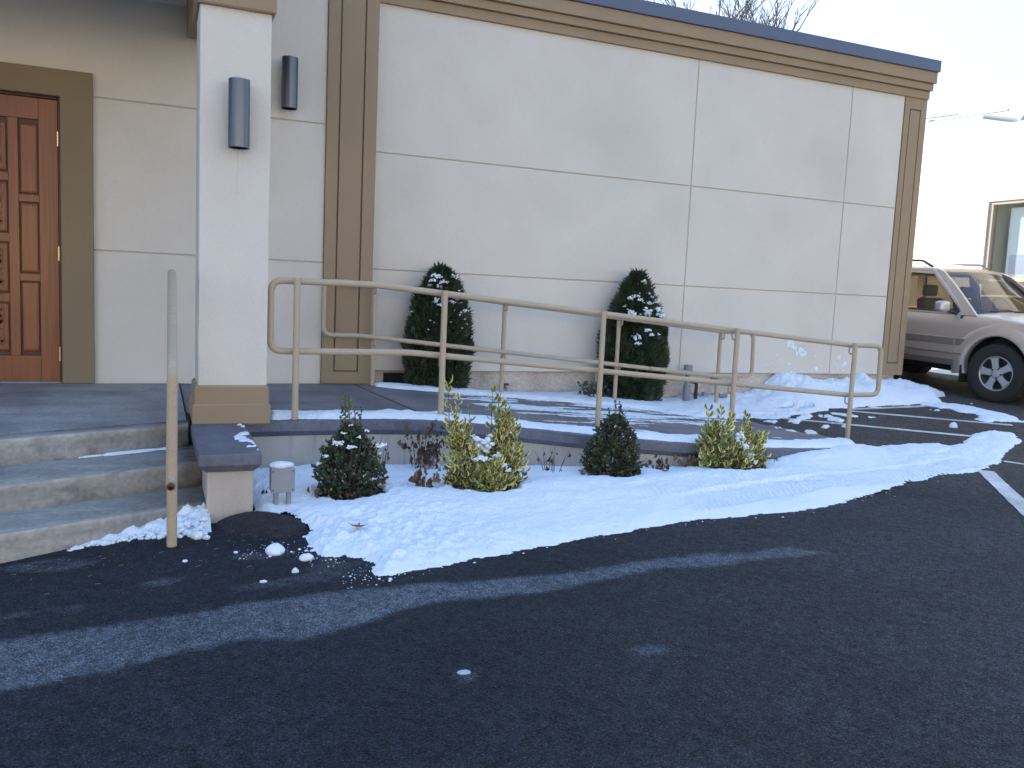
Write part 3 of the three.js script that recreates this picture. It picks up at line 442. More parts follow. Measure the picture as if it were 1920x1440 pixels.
  const FE = [[1.95, -8.22], [2.15, -8.13], [3.3, -8.10], [4.2, -8.04], [4.7, -7.92], [5.2, -7.66], [5.8, -7.52], [6.3, -7.48], [6.9, -7.66], [7.7, -7.86], [8.65, -7.82], [9.35, -7.9], [9.7, -8.3]];
  const CREST = [[2, 0], [6.0, 0], [6.9, 0.02], [7.15, 0.16], [7.35, 0.30], [7.6, 0.31], [7.85, 0.20], [8.5, 0.18], [8.68, 0.25], [8.9, 0.17], [9.35, 0.16], [9.65, 0.10], [9.95, 0]];
  const farBase = (x, z) => { const b = Math.max(ground(x, z), z > -8.3 ? rampY(x) : lerp(rampY(x), 0.235, sst(-8.3, -8.36, z))); return x > 4.6 ? Math.max(ground(x, z), Math.min(b, rampY(x))) : b; };
  const farH = (x, z) => {
    const e = interp(FE, x); let d = e - z + 0.30 * (fbm(x * 4, z * 6, 4, 241) - 0.5) * sst(4, 5.5, x) + 0.04 * (fbm(x * 16, z * 16, 3, 242) - 0.5); d = Math.min(d, x - 1.99, 9.95 - x + 0.1 * (fbm(z * 8, 3, 2, 243) - 0.5));
    if (x > 9.40 && z < -8.66) d = Math.min(d, -8.6 - z + 9.75 - x > 0 ? d : -0.01);
    if (d <= 0) return -0.01;
    for (const [cx, cz, r] of [[5.95, -7.48, 0.17], [6.25, -7.62, 0.16], [5.55, -7.72, 0.12], [6.62, -7.58, 0.12], [7.0, -7.9, 0.16], [6.75, -7.75, 0.1]]) { const q = Math.hypot((x - cx) * 0.6, (z - cz) * 2.0); if (q < r && fbm(x * 9, z * 22, 3, 244) > 0.47) return -0.01; }
    const thin = sst(4.6, 5.4, x) * sst(-8.0, -7.5, z);
    let h = lerp(0.032, 0.014, thin) * (1 - Math.exp(-d / 0.04)) + 0.02 * Math.pow(fbm(x * 9, z * 9, 3, 245), 2) * Math.min(1, d / 0.05);
    h += sst(4.3, 4.9, x) * 0.05 * (fbm(x * 6, z * 8, 3, 246)) * sst(-7.8, -8.2, z);
    const c = interp(CREST, x); if (c > 0) { const f = sst(0.85, 0.0, z + 8.62); h += 0.86 * c * Math.pow(f, 0.8) * (0.86 + 0.28 * fbm(x * 7, z * 7, 3, 247)) * Math.min(1, d / 0.12) + 0.06 * (fbm(x * 11, z * 11, 3, 248) - 0.4) * f + 0.02 * (fbm(x * 30, z * 30, 2, 249) - 0.5) * f; }
    return h;
  };
  tag(mesh('snow_pile', sheet(1.97, 10.0, -8.68, -7.0, 0.022, (x, z) => farBase(x, z) + 0.002, farH), M.snow), 'snow shovelled up along the base of the long wall, heaped near its corner', 'snow', null, 'stuff');
  // scraped, streaky film on the ramp
  const film = (x, z) => { if (z > nearZ(x) - 0.3 || z < interp(FE, x) - 0.0) return -1; const a = fbm(x * 1.6 + 5, z * 13 + x * 2.2, 4, 251), gate = sst(2.2, 3.0, x) * sst(6.3, 5.4, x) * (0.55 + 0.45 * sst(-6.3, -7.3, z)); return (a * (0.65 + 0.6 * gate) - 0.69 - 0.08 * (1 - gate)) * 0.02; };
  tag(mesh('snow_film', sheet(1.9, 6.3, -8.2, -5.8, 0.019, (x, z) => Math.max(rampY(x), ground(x, z) + 0.003) + 0.001, (x, z) => Math.min(0.004, film(x, z)), -0.004), M.snow), 'thin scraped streaks of snow on the dark ramp surface', 'snow', null, 'stuff');
  const LOT = [[9.2, -7.98], [9.42, -7.7], [9.42, -7.38], [9.42, -7.11], [9.26, -6.78], [9.1, -6.62], [8.72, -6.72], [9.05, -7.16], [9.05, -7.54]];
  const lot = (x, z) => { const n = fbm(x * 7, z * 7, 4, 261); const d = Math.max(polySD(LOT, x, z) + 0.30 * (n - 0.5), -0.03 + 0.9 * (fbm(x * 3.2 + 8, z * 5, 4, 262) - 0.61) * sst(1.2, 0.2, Math.hypot(x - 8.9, z + 8.0)), 0.7 * (fbm(x * 5, z * 5 + x * 3, 4, 264) - 0.64) * sst(0.9, 0.3, Math.hypot(x - 6.7, (z + 7.15) * 1.4))); return d <= 0 ? -0.01 : 0.016 * (1 - Math.exp(-d / 0.04)) + 0.008 * fbm(x * 20, z * 20, 2, 263) * Math.min(1, d / 0.03); };
  tag(mesh('snow_patch', sheet(5.6, 9.9, -8.3, -6.3, 0.022, (x, z) => ground(x, z) + 0.007, lot), M.snow), 'ragged patches of old snow on the dark lot by the painted lines', 'snow', null, 'stuff');
  // snow thrown up against the wall
  const R = rngOf(31), sp = [];
  const splat = (x, y, r) => { const b = blob(r, (R() * 1000) | 0, 1, 1, 0.16, 2, 0.55); b.translate(x, y, RZ + 0.003); sp.push(b); };
  for (let i = 0; i < 26; i++) { const t = R(); splat(lerp(7.40, 7.74, t) + (R() - 0.5) * 0.10, lerp(0.94, 0.72, t) + (R() - 0.5) * 0.12, 0.015 + 0.032 * R() * R()); }
  for (let i = 0; i < 30; i++) splat(7.05 + R() * 1.75, 0.53 + R() * R() * 0.5, 0.006 + 0.015 * R() * R());
  splat(8.32, 0.72, 0.032); splat(8.42, 0.63, 0.036); splat(7.95, 0.56, 0.03);
  tag(mesh('snow_splatter', sp, M.snow), 'splattered snow stuck to the long wall above the heap', 'snow', null, 'stuff');
  // crumbled snow at the foot of the steps
  const cr = [], RR = rngOf(77);
  for (let i = 0; i < 210; i++) { const t = Math.pow(RR(), 0.75), x = lerp(-0.42, 0.26, t), zf = x < 0.19 ? ZL(x, -0.69, -4.62) + 0.02 : -4.98 + 0.02, wd = lerp(0.03, 0.36, t * t); const z = zf + RR() * wd; if (x > 0.25 && z > -4.93) continue; const r = (0.008 + 0.024 * RR() * RR()) * lerp(0.6, 1.15, t); const pile = lerp(0.0, 0.10, t * t) * Math.max(0, 1 - (z - zf) / wd); const b = blob(r, i + 5, 1, 0.8, 1, 1, 0.4); b.rotateY(RR() * 6); b.translate(x, ground(x, z) + r * 0.25 + pile * RR() * 1.0, z); cr.push(b); }
  cr.push(sheet(-0.45, 0.275, -5.02, -4.4, 0.014, (x, z) => ground(x, z), (x, z) => { const t = (x + 0.42) / 0.7, zf = ZL(x, -0.69, -4.62); if (t <= 0 || z < zf - 0.02) return -0.01; const q = 1 - (z - zf) / Math.max(0.02, lerp(0.02, 0.30, t * t)); return q <= 0 ? -0.01 : 0.10 * t * q * (0.45 + 1.1 * fbm(x * 26, z * 26, 3, 271)) - 0.002; }).toNonIndexed());
  tag(mesh('snow_rubble', cr, M.snow), 'crumbled heap of snow at the foot of the steps around the handrail post', 'snow', null, 'stuff');
  const led = sheet(-0.48, 0.2, -5.9, -5.1, 0.012, () => 0.2515, (x, z) => { const e = ZL(x, -0.82, -5.53); const d = Math.min(z - e + 0.02, e + 0.05 * fbm(x * 9, 2, 3, 281) * (x > -0.3 ? 1.4 : 0.7) - z, (x + 0.44) * 0.3, 0.04); return d <= 0 ? -0.01 : 0.012 * (1 - Math.exp(-d / 0.015)) + 0.003; });
  tag(mesh('snow_ledge', led, M.snow), 'thin white ridge of snow on the second step', 'snow', null, 'stuff');
  const ice = sheet(0.44, 0.56, -5.9, -4.95, 0.01, () => 0.404, (x, z) => { const d = (fbm(x * 16 + z * 8, z * 11, 4, 291) - 0.52) * 0.2 - Math.abs(x - 0.525 + 0.04 * Math.sin(z * 9)) * 0.7; const w = d + 0.022 * sst(-5.9, -5.7, z) * sst(-5.0, -5.15, z); return w <= 0 || x > 0.548 ? -0.01 : Math.min(0.008, w * 0.6 + 0.001); });
  tag(mesh('ice_crust', ice, M.snow), 'small crust of ice on the grey cap of the wall pier', 'ice', null, 'stuff');
}
// loose lumps of snow on the asphalt
[[0.56, -4.30, 0.048, 'largest of the loose snow lumps, beside the dark asphalt mound'], [0.69, -4.16, 0.032, 'rounded snow lump just off the lower corner of the snow bank'], [0.13, -4.30, 0.011, 'tiny snow lump on the asphalt in front of the handrail post'], [0.61, -3.985, 0.015, 'tiny upright snow lump between the snow bank and the dry pale streak'], [0.45, -3.88, 0.014, 'tiny snow crumb farthest out on the wet asphalt, toward the pale streak'], [8.0, -6.55, 0.04, 'pointed lump of snow between the painted lines of the lot']].forEach(([x, z, r, label], i) => {
  const o = mesh('snow_lump', blob(r, 60 + i, 1.1, i === 3 || i === 5 ? 1.2 : 0.62, 0.9, 3, 0.4), M.snow); o.position.set(x, ground(x, z) + r * 0.3, z); tag(o, label, 'snow lump', 'loose lumps of snow');
});
{ // crumbs of snow along the ragged edge, straw and grit by the steps
  const R = rngOf(91), c = [], E2 = [[0.72, -4.36], [0.8, -4.18], [0.92, -4.12], [0.98, -3.9], [0.95, -3.84], [0.62, -4.42], [0.5, -4.35]];
  for (let i = 0; i < 150; i++) { const [ex, ez] = E2[(R() * E2.length) | 0], x = ex + (R() - 0.7) * 0.22, z = ez + (R() - 0.35) * 0.22, r = 0.002 + 0.010 * R() * R() * R(); const b = blob(r, i, 1, 0.6, 1, 1, 0.4); b.translate(x, ground(x, z) + r * 0.3, z); c.push(b); }
  for (let i = 0; i < 55; i++) { const t = R(), x = lerp(1.0, 6.2, t), z = interp([[1, -3.83], [1.54, -3.94], [2.26, -4.16], [3.1, -4.32], [3.9, -4.36], [4.96, -4.67], [5.93, -4.94], [6.3, -4.95]], x) + 0.02 + 0.22 * R() * R() * R(), r = 0.0015 + 0.006 * R() * R(); const b = blob(r, i, 1.3, 0.6, 1, 1, 0.4); b.translate(x, ground(x, z) + r * 0.3, z); c.push(b); }
  tag(mesh('snow_crumbs', c, M.snow), 'scattered tiny crumbs of snow along the lower edge of the bank', 'snow', null, 'stuff');
  const s = [], s2 = []; for (let i = 0; i < 60; i++) { const x = lerp(-0.7, 0.9, R()), z = -4.58 + 0.4 * x * (x < 0 ? -0.1 : 0.1) + 0.75 * R() * R(), a = R() * 3.14, L = 0.004 + 0.012 * R(); s.push(pipe([[x - L * Math.cos(a), ground(x, z) + 0.003, z - L * Math.sin(a)], [x, ground(x, z) + 0.005, z], [x + L * Math.cos(a + 0.3), ground(x, z) + 0.003, z + L * Math.sin(a + 0.3)]], 0.0012, { seg: 4 })); }
  tag(mesh('plant_debris', s, std([0.26, 0.19, 0.12])), 'bits of straw and leaf scattered on the asphalt in front of the steps', 'debris', null, 'stuff');
  const p = tag(mesh('ice_fleck', (() => { const b = blob(0.022, 8, 1.1, 0.22, 0.8, 3, 0.3); return b; })(), std([0.42, 0.44, 0.46])), 'small pale flat fleck alone on the dark asphalt in the foreground', 'ice'); p.position.set(1.02, 0.001, -2.74);
}
{ // asphalt mound tamped against the pier
  const m = sheet(0.22, 0.95, -5.1, -4.3, 0.014, (x, z) => ground(x, z), (x, z) => { const u = (x - 0.555) * 0.80 + (z + 4.80) * 0.60, v = -(x - 0.555) * 0.60 + (z + 4.80) * 0.80; const q = Math.hypot(u / 0.25, v / 0.17); return q > 1.15 ? -0.01 : 0.078 * Math.pow(Math.max(0, 1 - q * q / 1.3), 0.8) + 0.012 * (fbm(x * 30, z * 30, 3, 301) - 0.5) - 0.002; });
  tag(mesh('asphalt_mound', m, std([0.040, 0.041, 0.044], { map: T.asphalt, bumpMap: T.asphaltBump, bumpScale: 0.02, color: C(0.085, 0.087, 0.095) })), 'black mound of patched asphalt against the foot of the pier', 'asphalt patch');
}
// ---------------------------------------------------------------- electrical box, pipes, mat
{
  const o = thing('electrical_box', 'small grey electrical box on two conduit legs standing in the snow', 'electrical box', [0.678, 0.07, -4.99]);
  o.rotation.y = 0.05;
  mesh('box_body', box(-0.066, 0.066, 0.085, 0.232, -0.045, 0.03, 0.01), M.greyBox, o);
  mesh('cover', box(-0.068, 0.068, 0.083, 0.225, 0.030, 0.038, 0.003), M.greyBox, o);
  for (const x of [-0.033, 0.04]) mesh('leg', pipe([[x, -0.08, -0.005], [x, 0.086, -0.005]], 0.0155, { seg: 14 }), M.pipe, o);
  [[-0.056, 0.10], [0.056, 0.10], [-0.056, 0.21], [0.056, 0.21]].forEach(([x, y]) => mesh('screw', pipe([[x, y, 0.037], [x, y, 0.041]], 0.004, { seg: 8 }), M.dark, o));
  const s = blob(0.07, 5, 0.96, 0.32, 0.62, 3, 0.18); s.translate(0, 0.238, -0.008);
  mesh('snow_cap', s, M.snow, o);
}
{
  const v = thing('vent_pipe', 'grey capped standpipe beside the long wall, right of the second evergreen', 'pipe', [5.88, 0.2, -8.52]);
  mesh('pipe', pipe([[0, -0.1, 0], [0, 0.34, 0]], 0.034, { seg: 16 }), M.pipe, v); mesh('cap', pipe([[0, 0.33, 0], [0, 0.41, 0]], 0.052, { seg: 18 }), M.pipe, v); mesh('collar', pipe([[0, -0.05, 0], [0, 0.17, 0]], 0.046, { seg: 16 }), M.pipe, v);
  const w = thing('gas_pipes', 'low grey utility pipes and fittings by the wall, right of the standpipe', 'pipe', [6.15, 0.2, -8.52]);
  mesh('run', pipe([[-0.17, 0.06, 0.0], [0.15, 0.06, 0], [0.15, 0.24, 0], [0.15, 0.24, -0.12]], 0.014, { fillet: 0.03, seg: 10 }), M.pipe, w);
  mesh('riser', pipe([[-0.15, -0.05, 0.02], [-0.15, 0.20, 0.02], [-0.15, 0.20, -0.1]], 0.02, { fillet: 0.03, seg: 10 }), M.black, w);
  mesh('valve', box(-0.04, 0.03, 0.035, 0.085, -0.03, 0.03, 0.008), M.pipe, w); mesh('valve', box(0.18, 0.30, 0.03, 0.06, -0.04, 0.05, 0.008), M.pipe, w);
  const hb = thing('hose_bib', 'small wall tap with a red handle low on the foundation behind the ramp', 'tap', [3.56, 0.335, -8.68]);
  mesh('spout', pipe([[0, 0, 0], [0, 0, 0.09], [0, -0.06, 0.12]], 0.016, { fillet: 0.03, seg: 10 }), M.pipe, hb); mesh('handle', pipe([[-0.035, 0.035, 0.075], [0.035, 0.03, 0.08]], 0.012, { seg: 8 }), std([0.25, 0.03, 0.03]), hb); mesh('flange', pipe([[0, 0, -0.01], [0, 0, 0.008]], 0.035, { seg: 14 }), M.pipe, hb);
}
// ---------------------------------------------------------------- plants
function leafGeo(len, wid, fold, cMid, cEdge, rim = 0.62) {
  // a folded oval leaf along +y: inner field and rim, each with its own colour
  const out = [[0, 0], [0.30, 0.30], [0.5, 0.58], [0.34, 0.84], [0, 1]], pos = [], col = [], put = (x, y, c) => { pos.push(x * wid, y * len, Math.abs(x) * wid * fold - 0.18 * len * y * y); col.push(...c); };
  for (const s of [-1, 1]) for (let i = 0; i < 4; i++) {
    const [xa, ya] = out[i], [xb, yb] = out[i + 1], ia = [xa * rim, lerp(0.5, ya, 0.86)], ib = [xb * rim, lerp(0.5, yb, 0.86)];
    put(0, ia[1], cMid); put(s * ia[0], ia[1], cMid); put(s * ib[0], ib[1], cMid);
    put(0, ia[1], cMid); put(s * ib[0], ib[1], cMid); put(0, ib[1], cMid);
    if (cEdge) { put(s * ia[0], ia[1], cEdge); put(s * xa, ya, cEdge); put(s * xb, yb, cEdge); put(s * ia[0], ia[1], cEdge); put(s * xb, yb, cEdge); put(s * ib[0], ib[1], cEdge); }
  }
  const g = new THREE.BufferGeometry(); g.setAttribute('position', new THREE.Float32BufferAttribute(pos, 3)); g.setAttribute('color', new THREE.Float32BufferAttribute(col, 3)); g.computeVertexNormals(); return g;
}
const Y = V(0, 1, 0);
function place(dir, roll, scale, at) { const q = new THREE.Quaternion().setFromUnitVectors(Y, dir.clone().normalize()).multiply(new THREE.Quaternion().setFromAxisAngle(Y, roll)); return new THREE.Matrix4().compose(at, q, V(scale, scale, scale)); }
function instanced(name, geo, mat, list, parent) { const im = new THREE.InstancedMesh(geo, mat, list.length); list.forEach(([m, c], i) => { im.setMatrixAt(i, m); im.setColorAt(i, c); }); im.name = name; im.castShadow = im.receiveShadow = true; im.userData.kind = 'stuff'; parent.add(im); return im; }
const leafMat = new THREE.MeshStandardMaterial({ vertexColors: true, side: THREE.DoubleSide, roughness: 0.5 });
const boxLeaf = leafGeo(0.026, 0.0155, 0.5, [1, 1, 1], null, 1);
const euoLeaf = leafGeo(0.074, 0.047, 0.5, [0.19, 0.26, 0.06], [0.93, 0.80, 0.33], 0.56);
const euoGreen = leafGeo(0.068, 0.042, 0.5, [0.13, 0.19, 0.055], [0.36, 0.38, 0.12], 0.7);
function snowClumps(list, seed, parent) { if (!list.length) return; const R = rngOf(seed * 7 + 1); const m = mesh('snow_clump', list.flatMap(([x, y, z, r, f], i) => Array.from({ length: r > 0.024 ? 18 : 6 }, (_, k) => { const q = r * (k ? 0.12 + 0.26 * R() : 0.42), g = blob(q, seed + i * 9 + k, 1, 0.55 + 0.3 * R(), 0.9, k ? 1 : 2, 0.5), a = R() * 6.28, e = k ? r * (0.25 + 0.95 * R()) : 0; g.rotateZ((R() - 0.5) * 0.8); g.translate(x + Math.cos(a) * e, y + Math.sin(a) * e * 0.55 * (f > 0.65 ? 1.3 : 0.7), z + (R() - 0.5) * r * 0.7); return g; })), M.snow, parent); m.userData.kind = 'stuff'; }
function boxwood(x, z, w, h, seed, label, sprigs, clumps) {
  const o = thing('boxwood_shrub', label, 'shrub', [x, bedBase(x, z) + 0.01, z]), R = rngOf(seed), leaves = [], stems = [];
  const prof = (t) => w * 0.5 * Math.pow(Math.sin(Math.PI * Math.min(1, 0.22 + 0.78 * t)), 0.6) * (1 - 0.30 * t);
  const twig = (base, dir, len, n, top) => { const tip = base.clone().addScaledVector(dir, len); stems.push(pipe([base.toArray(), tip.toArray()], (t) => 0.0028 - 0.0015 * t, { seg: 4, caps: false })); for (let k = 0; k < n; k++) { const t = 0.18 + 0.82 * (k + R()) / n, p = base.clone().lerp(tip, t), a = R() * 6.28, d = V(Math.cos(a), 0, Math.sin(a)).addScaledVector(dir, 0.7 + 0.5 * R()).normalize(); const v = 0.6 + 0.9 * R(); const tan = R() < 0.09; leaves.push([place(d, R() * 6.28, 0.75 + 0.5 * R(), p), tan ? C(0.15 * v, 0.15 * v, 0.06 * v) : top ? C(0.13 * v, 0.15 * v, 0.045 * v) : C(0.042 * v, 0.066 * v, 0.032 * v)]); } };
  for (let i = 0; i < 420; i++) { const t = Math.pow(R(), 0.9), a = R() * 6.283, rr = prof(t) * (0.35 + 0.65 * Math.sqrt(R())) * (0.85 + 0.3 * vnoise(a * 2, t * 5, seed)), y = t * h * 0.95, c = V(Math.cos(a) * rr, y, Math.sin(a) * rr); const dir = V(Math.cos(a) * (0.9 - t * 0.5), 0.45 + t * 0.7, Math.sin(a) * (0.9 - t * 0.5)).add(V(R() - 0.5, R() - 0.5, R() - 0.5).multiplyScalar(0.7)).normalize(); const len = 0.06 + 0.06 * R(); twig(c.addScaledVector(dir, -len * 0.8), dir, len, 14); }
  for (const [sx, sy, sz, len, n, top] of sprigs) twig(V(sx, sy, sz), V((R() - 0.5) * 0.2, 1, (R() - 0.5) * 0.2).normalize(), len, n, top);
  for (let i = 0; i < 14; i++) { const a = R() * 6.28; stems.push(pipe([[0.02 * Math.cos(a), -0.05, 0.02 * Math.sin(a)], [w * 0.16 * Math.cos(a), h * 0.35, w * 0.16 * Math.sin(a)], [w * 0.28 * Math.cos(a), h * 0.75, w * 0.28 * Math.sin(a)]], 0.005, { fillet: 0.05, seg: 5 })); }
  mesh('stem', stems, M.twig, o).userData.kind = 'stuff';
  instanced('foliage', boxLeaf, leafMat, leaves, o);
  snowClumps(clumps, seed, o); litter(o, R, w * 0.52, 46); return o;
}
const dryLeaf = leafGeo(0.055, 0.036, 0.9, [1, 1, 1], null, 1);
function litter(o, R, r, n) { const l = []; for (let i = 0; i < n; i++) { const a = R() * 6.28, q = r * Math.sqrt(0.25 + 0.75 * R()); const v = 0.4 + 0.9 * R(); l.push([place(V(R() - 0.5, 0.25 + 0.3 * R(), R() - 0.5), R() * 6.28, 0.5 + 0.7 * R(), V(Math.cos(a) * q, 0.012 + 0.03 * R(), Math.sin(a) * q)), C(0.16 * v, 0.085 * v, 0.042 * v)]); } instanced('leaf_litter', dryLeaf, leafMat, l, o); }
boxwood(1.11, -5.15, 0.48, 0.47, 401, 'dark green boxwood with a tall pale leader, beside the electrical box', [[-0.03, 0.42, 0, 0.22, 26, true], [-0.005, 0.44, 0.01, 0.20, 30, true], [0.03, 0.42, 0, 0.14, 16, true], [-0.06, 0.40, 0, 0.17, 14], [0.05, 0.4, 0.02, 0.16, 14]], [[-0.10, 0.37, 0.13, 0.035, 0.5], [-0.03, 0.35, 0.16, 0.028, 0.5], [0.03, 0.40, 0.12, 0.022], [-0.17, 0.29, 0.12, 0.022, 0.6], [0.17, 0.34, 0.09, 0.03, 0.6], [0.08, 0.43, 0.06, 0.02], [-0.06, 0.42, 0.08, 0.02], [-0.21, 0.24, 0.08, 0.022], [0.0, 0.46, 0.03, 0.018], [0.15, 0.30, 0.14, 0.016]]);
boxwood(3.06, -5.3, 0.47, 0.48, 402, 'dark green boxwood in the middle of the bed, between the two variegated shrubs', [[0.0, 0.40, 0, 0.16, 18], [0.05, 0.38, 0.02, 0.17, 18], [-0.05, 0.36, 0, 0.15, 16], [0.09, 0.34, 0, 0.14, 14], [-0.1, 0.3, 0.03, 0.14, 14], [-0.15, 0.22, 0.05, 0.14, 14], [0.02, 0.42, 0.02, 0.14, 12]], [[-0.03, 0.40, 0.08, 0.016], [0.05, 0.33, 0.14, 0.012]]);
function euonymus(x, z, label, seed, lobes, shoots, clumps) {
  const o = thing('variegated_shrub', label, 'shrub', [x, bedBase(x, z) + 0.01, z]), R = rngOf(seed), A = [], B = [], stems = [];
  const shoot = (b, dir, len, pairs, sc, yl) => { const tip = b.clone().addScaledVector(dir, len); stems.push(pipe([b.toArray(), tip.toArray()], (t) => 0.003 - 0.0014 * t, { seg: 4, caps: false })); const e1 = V(1, 0, 0.3).cross(dir).normalize(), e2 = dir.clone().cross(e1); for (let k = 0; k < pairs; k++) { const t = (k + 0.6) / pairs, p = b.clone().lerp(tip, t), a0 = k * 1.57 + R() * 0.5; for (const s of [0, Math.PI]) { const a = a0 + s, out = e1.clone().multiplyScalar(Math.cos(a)).addScaledVector(e2, Math.sin(a)), d = out.clone().multiplyScalar(1 - 0.45 * t).addScaledVector(dir, 0.35 + 0.6 * t).normalize(), v = 0.5 + 0.65 * R(), m = new THREE.Matrix4(); const X = dir.clone().cross(d).normalize(), Z2 = X.clone().cross(d); m.makeBasis(X, d, Z2).scale(V(sc, sc, sc).multiplyScalar(0.65 + 0.5 * R() - 0.15 * t)).setPosition(p); (R() < yl ? A : B).push([m, C(v, v, v)]); } } };
  for (const [cx, cy, cz, rx, ry, n, yl] of lobes) for (let i = 0; i < n; i++) { const a = R() * 6.283, t = Math.acos(1 - 1.7 * R()), d = V(Math.sin(t) * Math.cos(a), Math.cos(t), Math.sin(t) * Math.sin(a)), q = 0.5 + 0.5 * R(); const tip = V(cx + d.x * rx * q, cy + d.y * ry * q, cz + d.z * rx * q), dir = V(d.x * 0.5, 0.75 + R() * 0.4, d.z * 0.5).normalize(), len = 0.10 + 0.07 * R(); shoot(tip.clone().addScaledVector(dir, -len), dir, len, 4, 0.85, yl * sst(0.0, 0.2, tip.y) + 0.04); }
  for (const [sx, sy, sz, dx, len, n, sc, yl] of shoots) shoot(V(sx, sy, sz), V(dx, 1, 0.05).normalize(), len, n, sc, yl);
  for (let i = 0; i < 12; i++) { const a = R() * 6.28, l = lobes[i % lobes.length]; stems.push(pipe([[0.03 * Math.cos(a), -0.05, 0.03 * Math.sin(a)], [l[0] + 0.05 * Math.cos(a), l[1], l[2] + 0.05 * Math.sin(a)]], 0.005, { seg: 5 })); }
  mesh('stem', stems, M.twig, o).userData.kind = 'stuff'; instanced('foliage', euoLeaf, leafMat, A, o); instanced('foliage', euoGreen, leafMat, B, o);
  snowClumps(clumps, seed, o); litter(o, R, 0.26, 36); return o;
}
euonymus(2.0, -5.15, 'largest yellow-edged evergreen shrub, with tall leafy shoots in front of the second handrail post', 411,
  [[-0.13, 0.20, 0.02, 0.17, 0.20, 46, 0.75], [0.13, 0.20, 0.0, 0.17, 0.20, 52, 0.8], [0.0, 0.10, 0.06, 0.22, 0.14, 46, 0.5], [0.14, 0.36, 0.0, 0.10, 0.16, 34, 0.85], [-0.17, 0.36, 0.0, 0.09, 0.14, 24, 0.85], [0.02, 0.17, 0.16, 0.09, 0.12, 22, 0.85]],
  [[-0.25, 0.42, 0.0, -0.08, 0.31, 6, 1.0, 0.7], [-0.22, 0.40, 0.02, 0.05, 0.22, 7, 0.9, 0.9], [-0.12, 0.40, 0.0, 0.02, 0.17, 4, 1.0, 0.3], [0.04, 0.38, 0, -0.02, 0.30, 5, 1.05, 0.3], [0.09, 0.42, 0.0, -0.05, 0.22, 6, 1.0, 0.8], [0.15, 0.42, 0.0, -0.12, 0.18, 6, 0.95, 0.9]],
  [[0.0, 0.33, 0.04, 0.07, 0.75], [-0.09, 0.25, 0.13, 0.05, 0.5], [0.06, 0.20, 0.16, 0.035, 0.5], [-0.04, 0.24, 0.15, 0.03, 0.5], [0.11, 0.17, 0.17, 0.025], [-0.11, 0.38, 0.06, 0.02], [0.15, 0.40, 0.07, 0.018], [0.03, 0.26, 0.13, 0.03, 0.7], [-0.18, 0.42, 0.05, 0.018], [0.02, 0.12, 0.2, 0.02]]);
euonymus(4.16, -5.38, 'smaller rounded yellow-edged shrub nearest the low end of the ramp', 412,
  [[-0.13, 0.16, 0.0, 0.22, 0.19, 125, 0.5], [0.20, 0.14, 0.0, 0.15, 0.15, 52, 0.7], [0.04, 0.12, 0.06, 0.18, 0.12, 36, 0.4], [0.13, 0.28, 0.0, 0.06, 0.12, 14, 0.85], [-0.16, 0.30, 0.0, 0.10, 0.10, 18, 0.7]],
  [[-0.22, 0.30, 0.0, -0.1, 0.20, 4, 1.05, 0.6], [-0.12, 0.30, 0.0, 0.0, 0.20, 5, 1.05, 0.8], [-0.07, 0.28, 0.02, 0.2, 0.15, 5, 1.0, 0.8], [0.12, 0.26, 0, 0.0, 0.18, 7, 0.95, 0.9], [0.26, 0.14, 0, 0.45, 0.17, 6, 0.9, 0.8], [0.22, 0.16, 0.02, 0.2, 0.12, 5, 0.9, 0.8]],
  [[0.04, 0.28, 0.06, 0.05, 0.7], [0.06, 0.22, 0.1, 0.045, 0.7], [0.07, 0.15, 0.14, 0.035, 0.6], [-0.12, 0.31, 0.08, 0.02], [0.11, 0.10, 0.16, 0.03], [-0.02, 0.26, 0.1, 0.02], [0.2, 0.2, 0.06, 0.02]]);
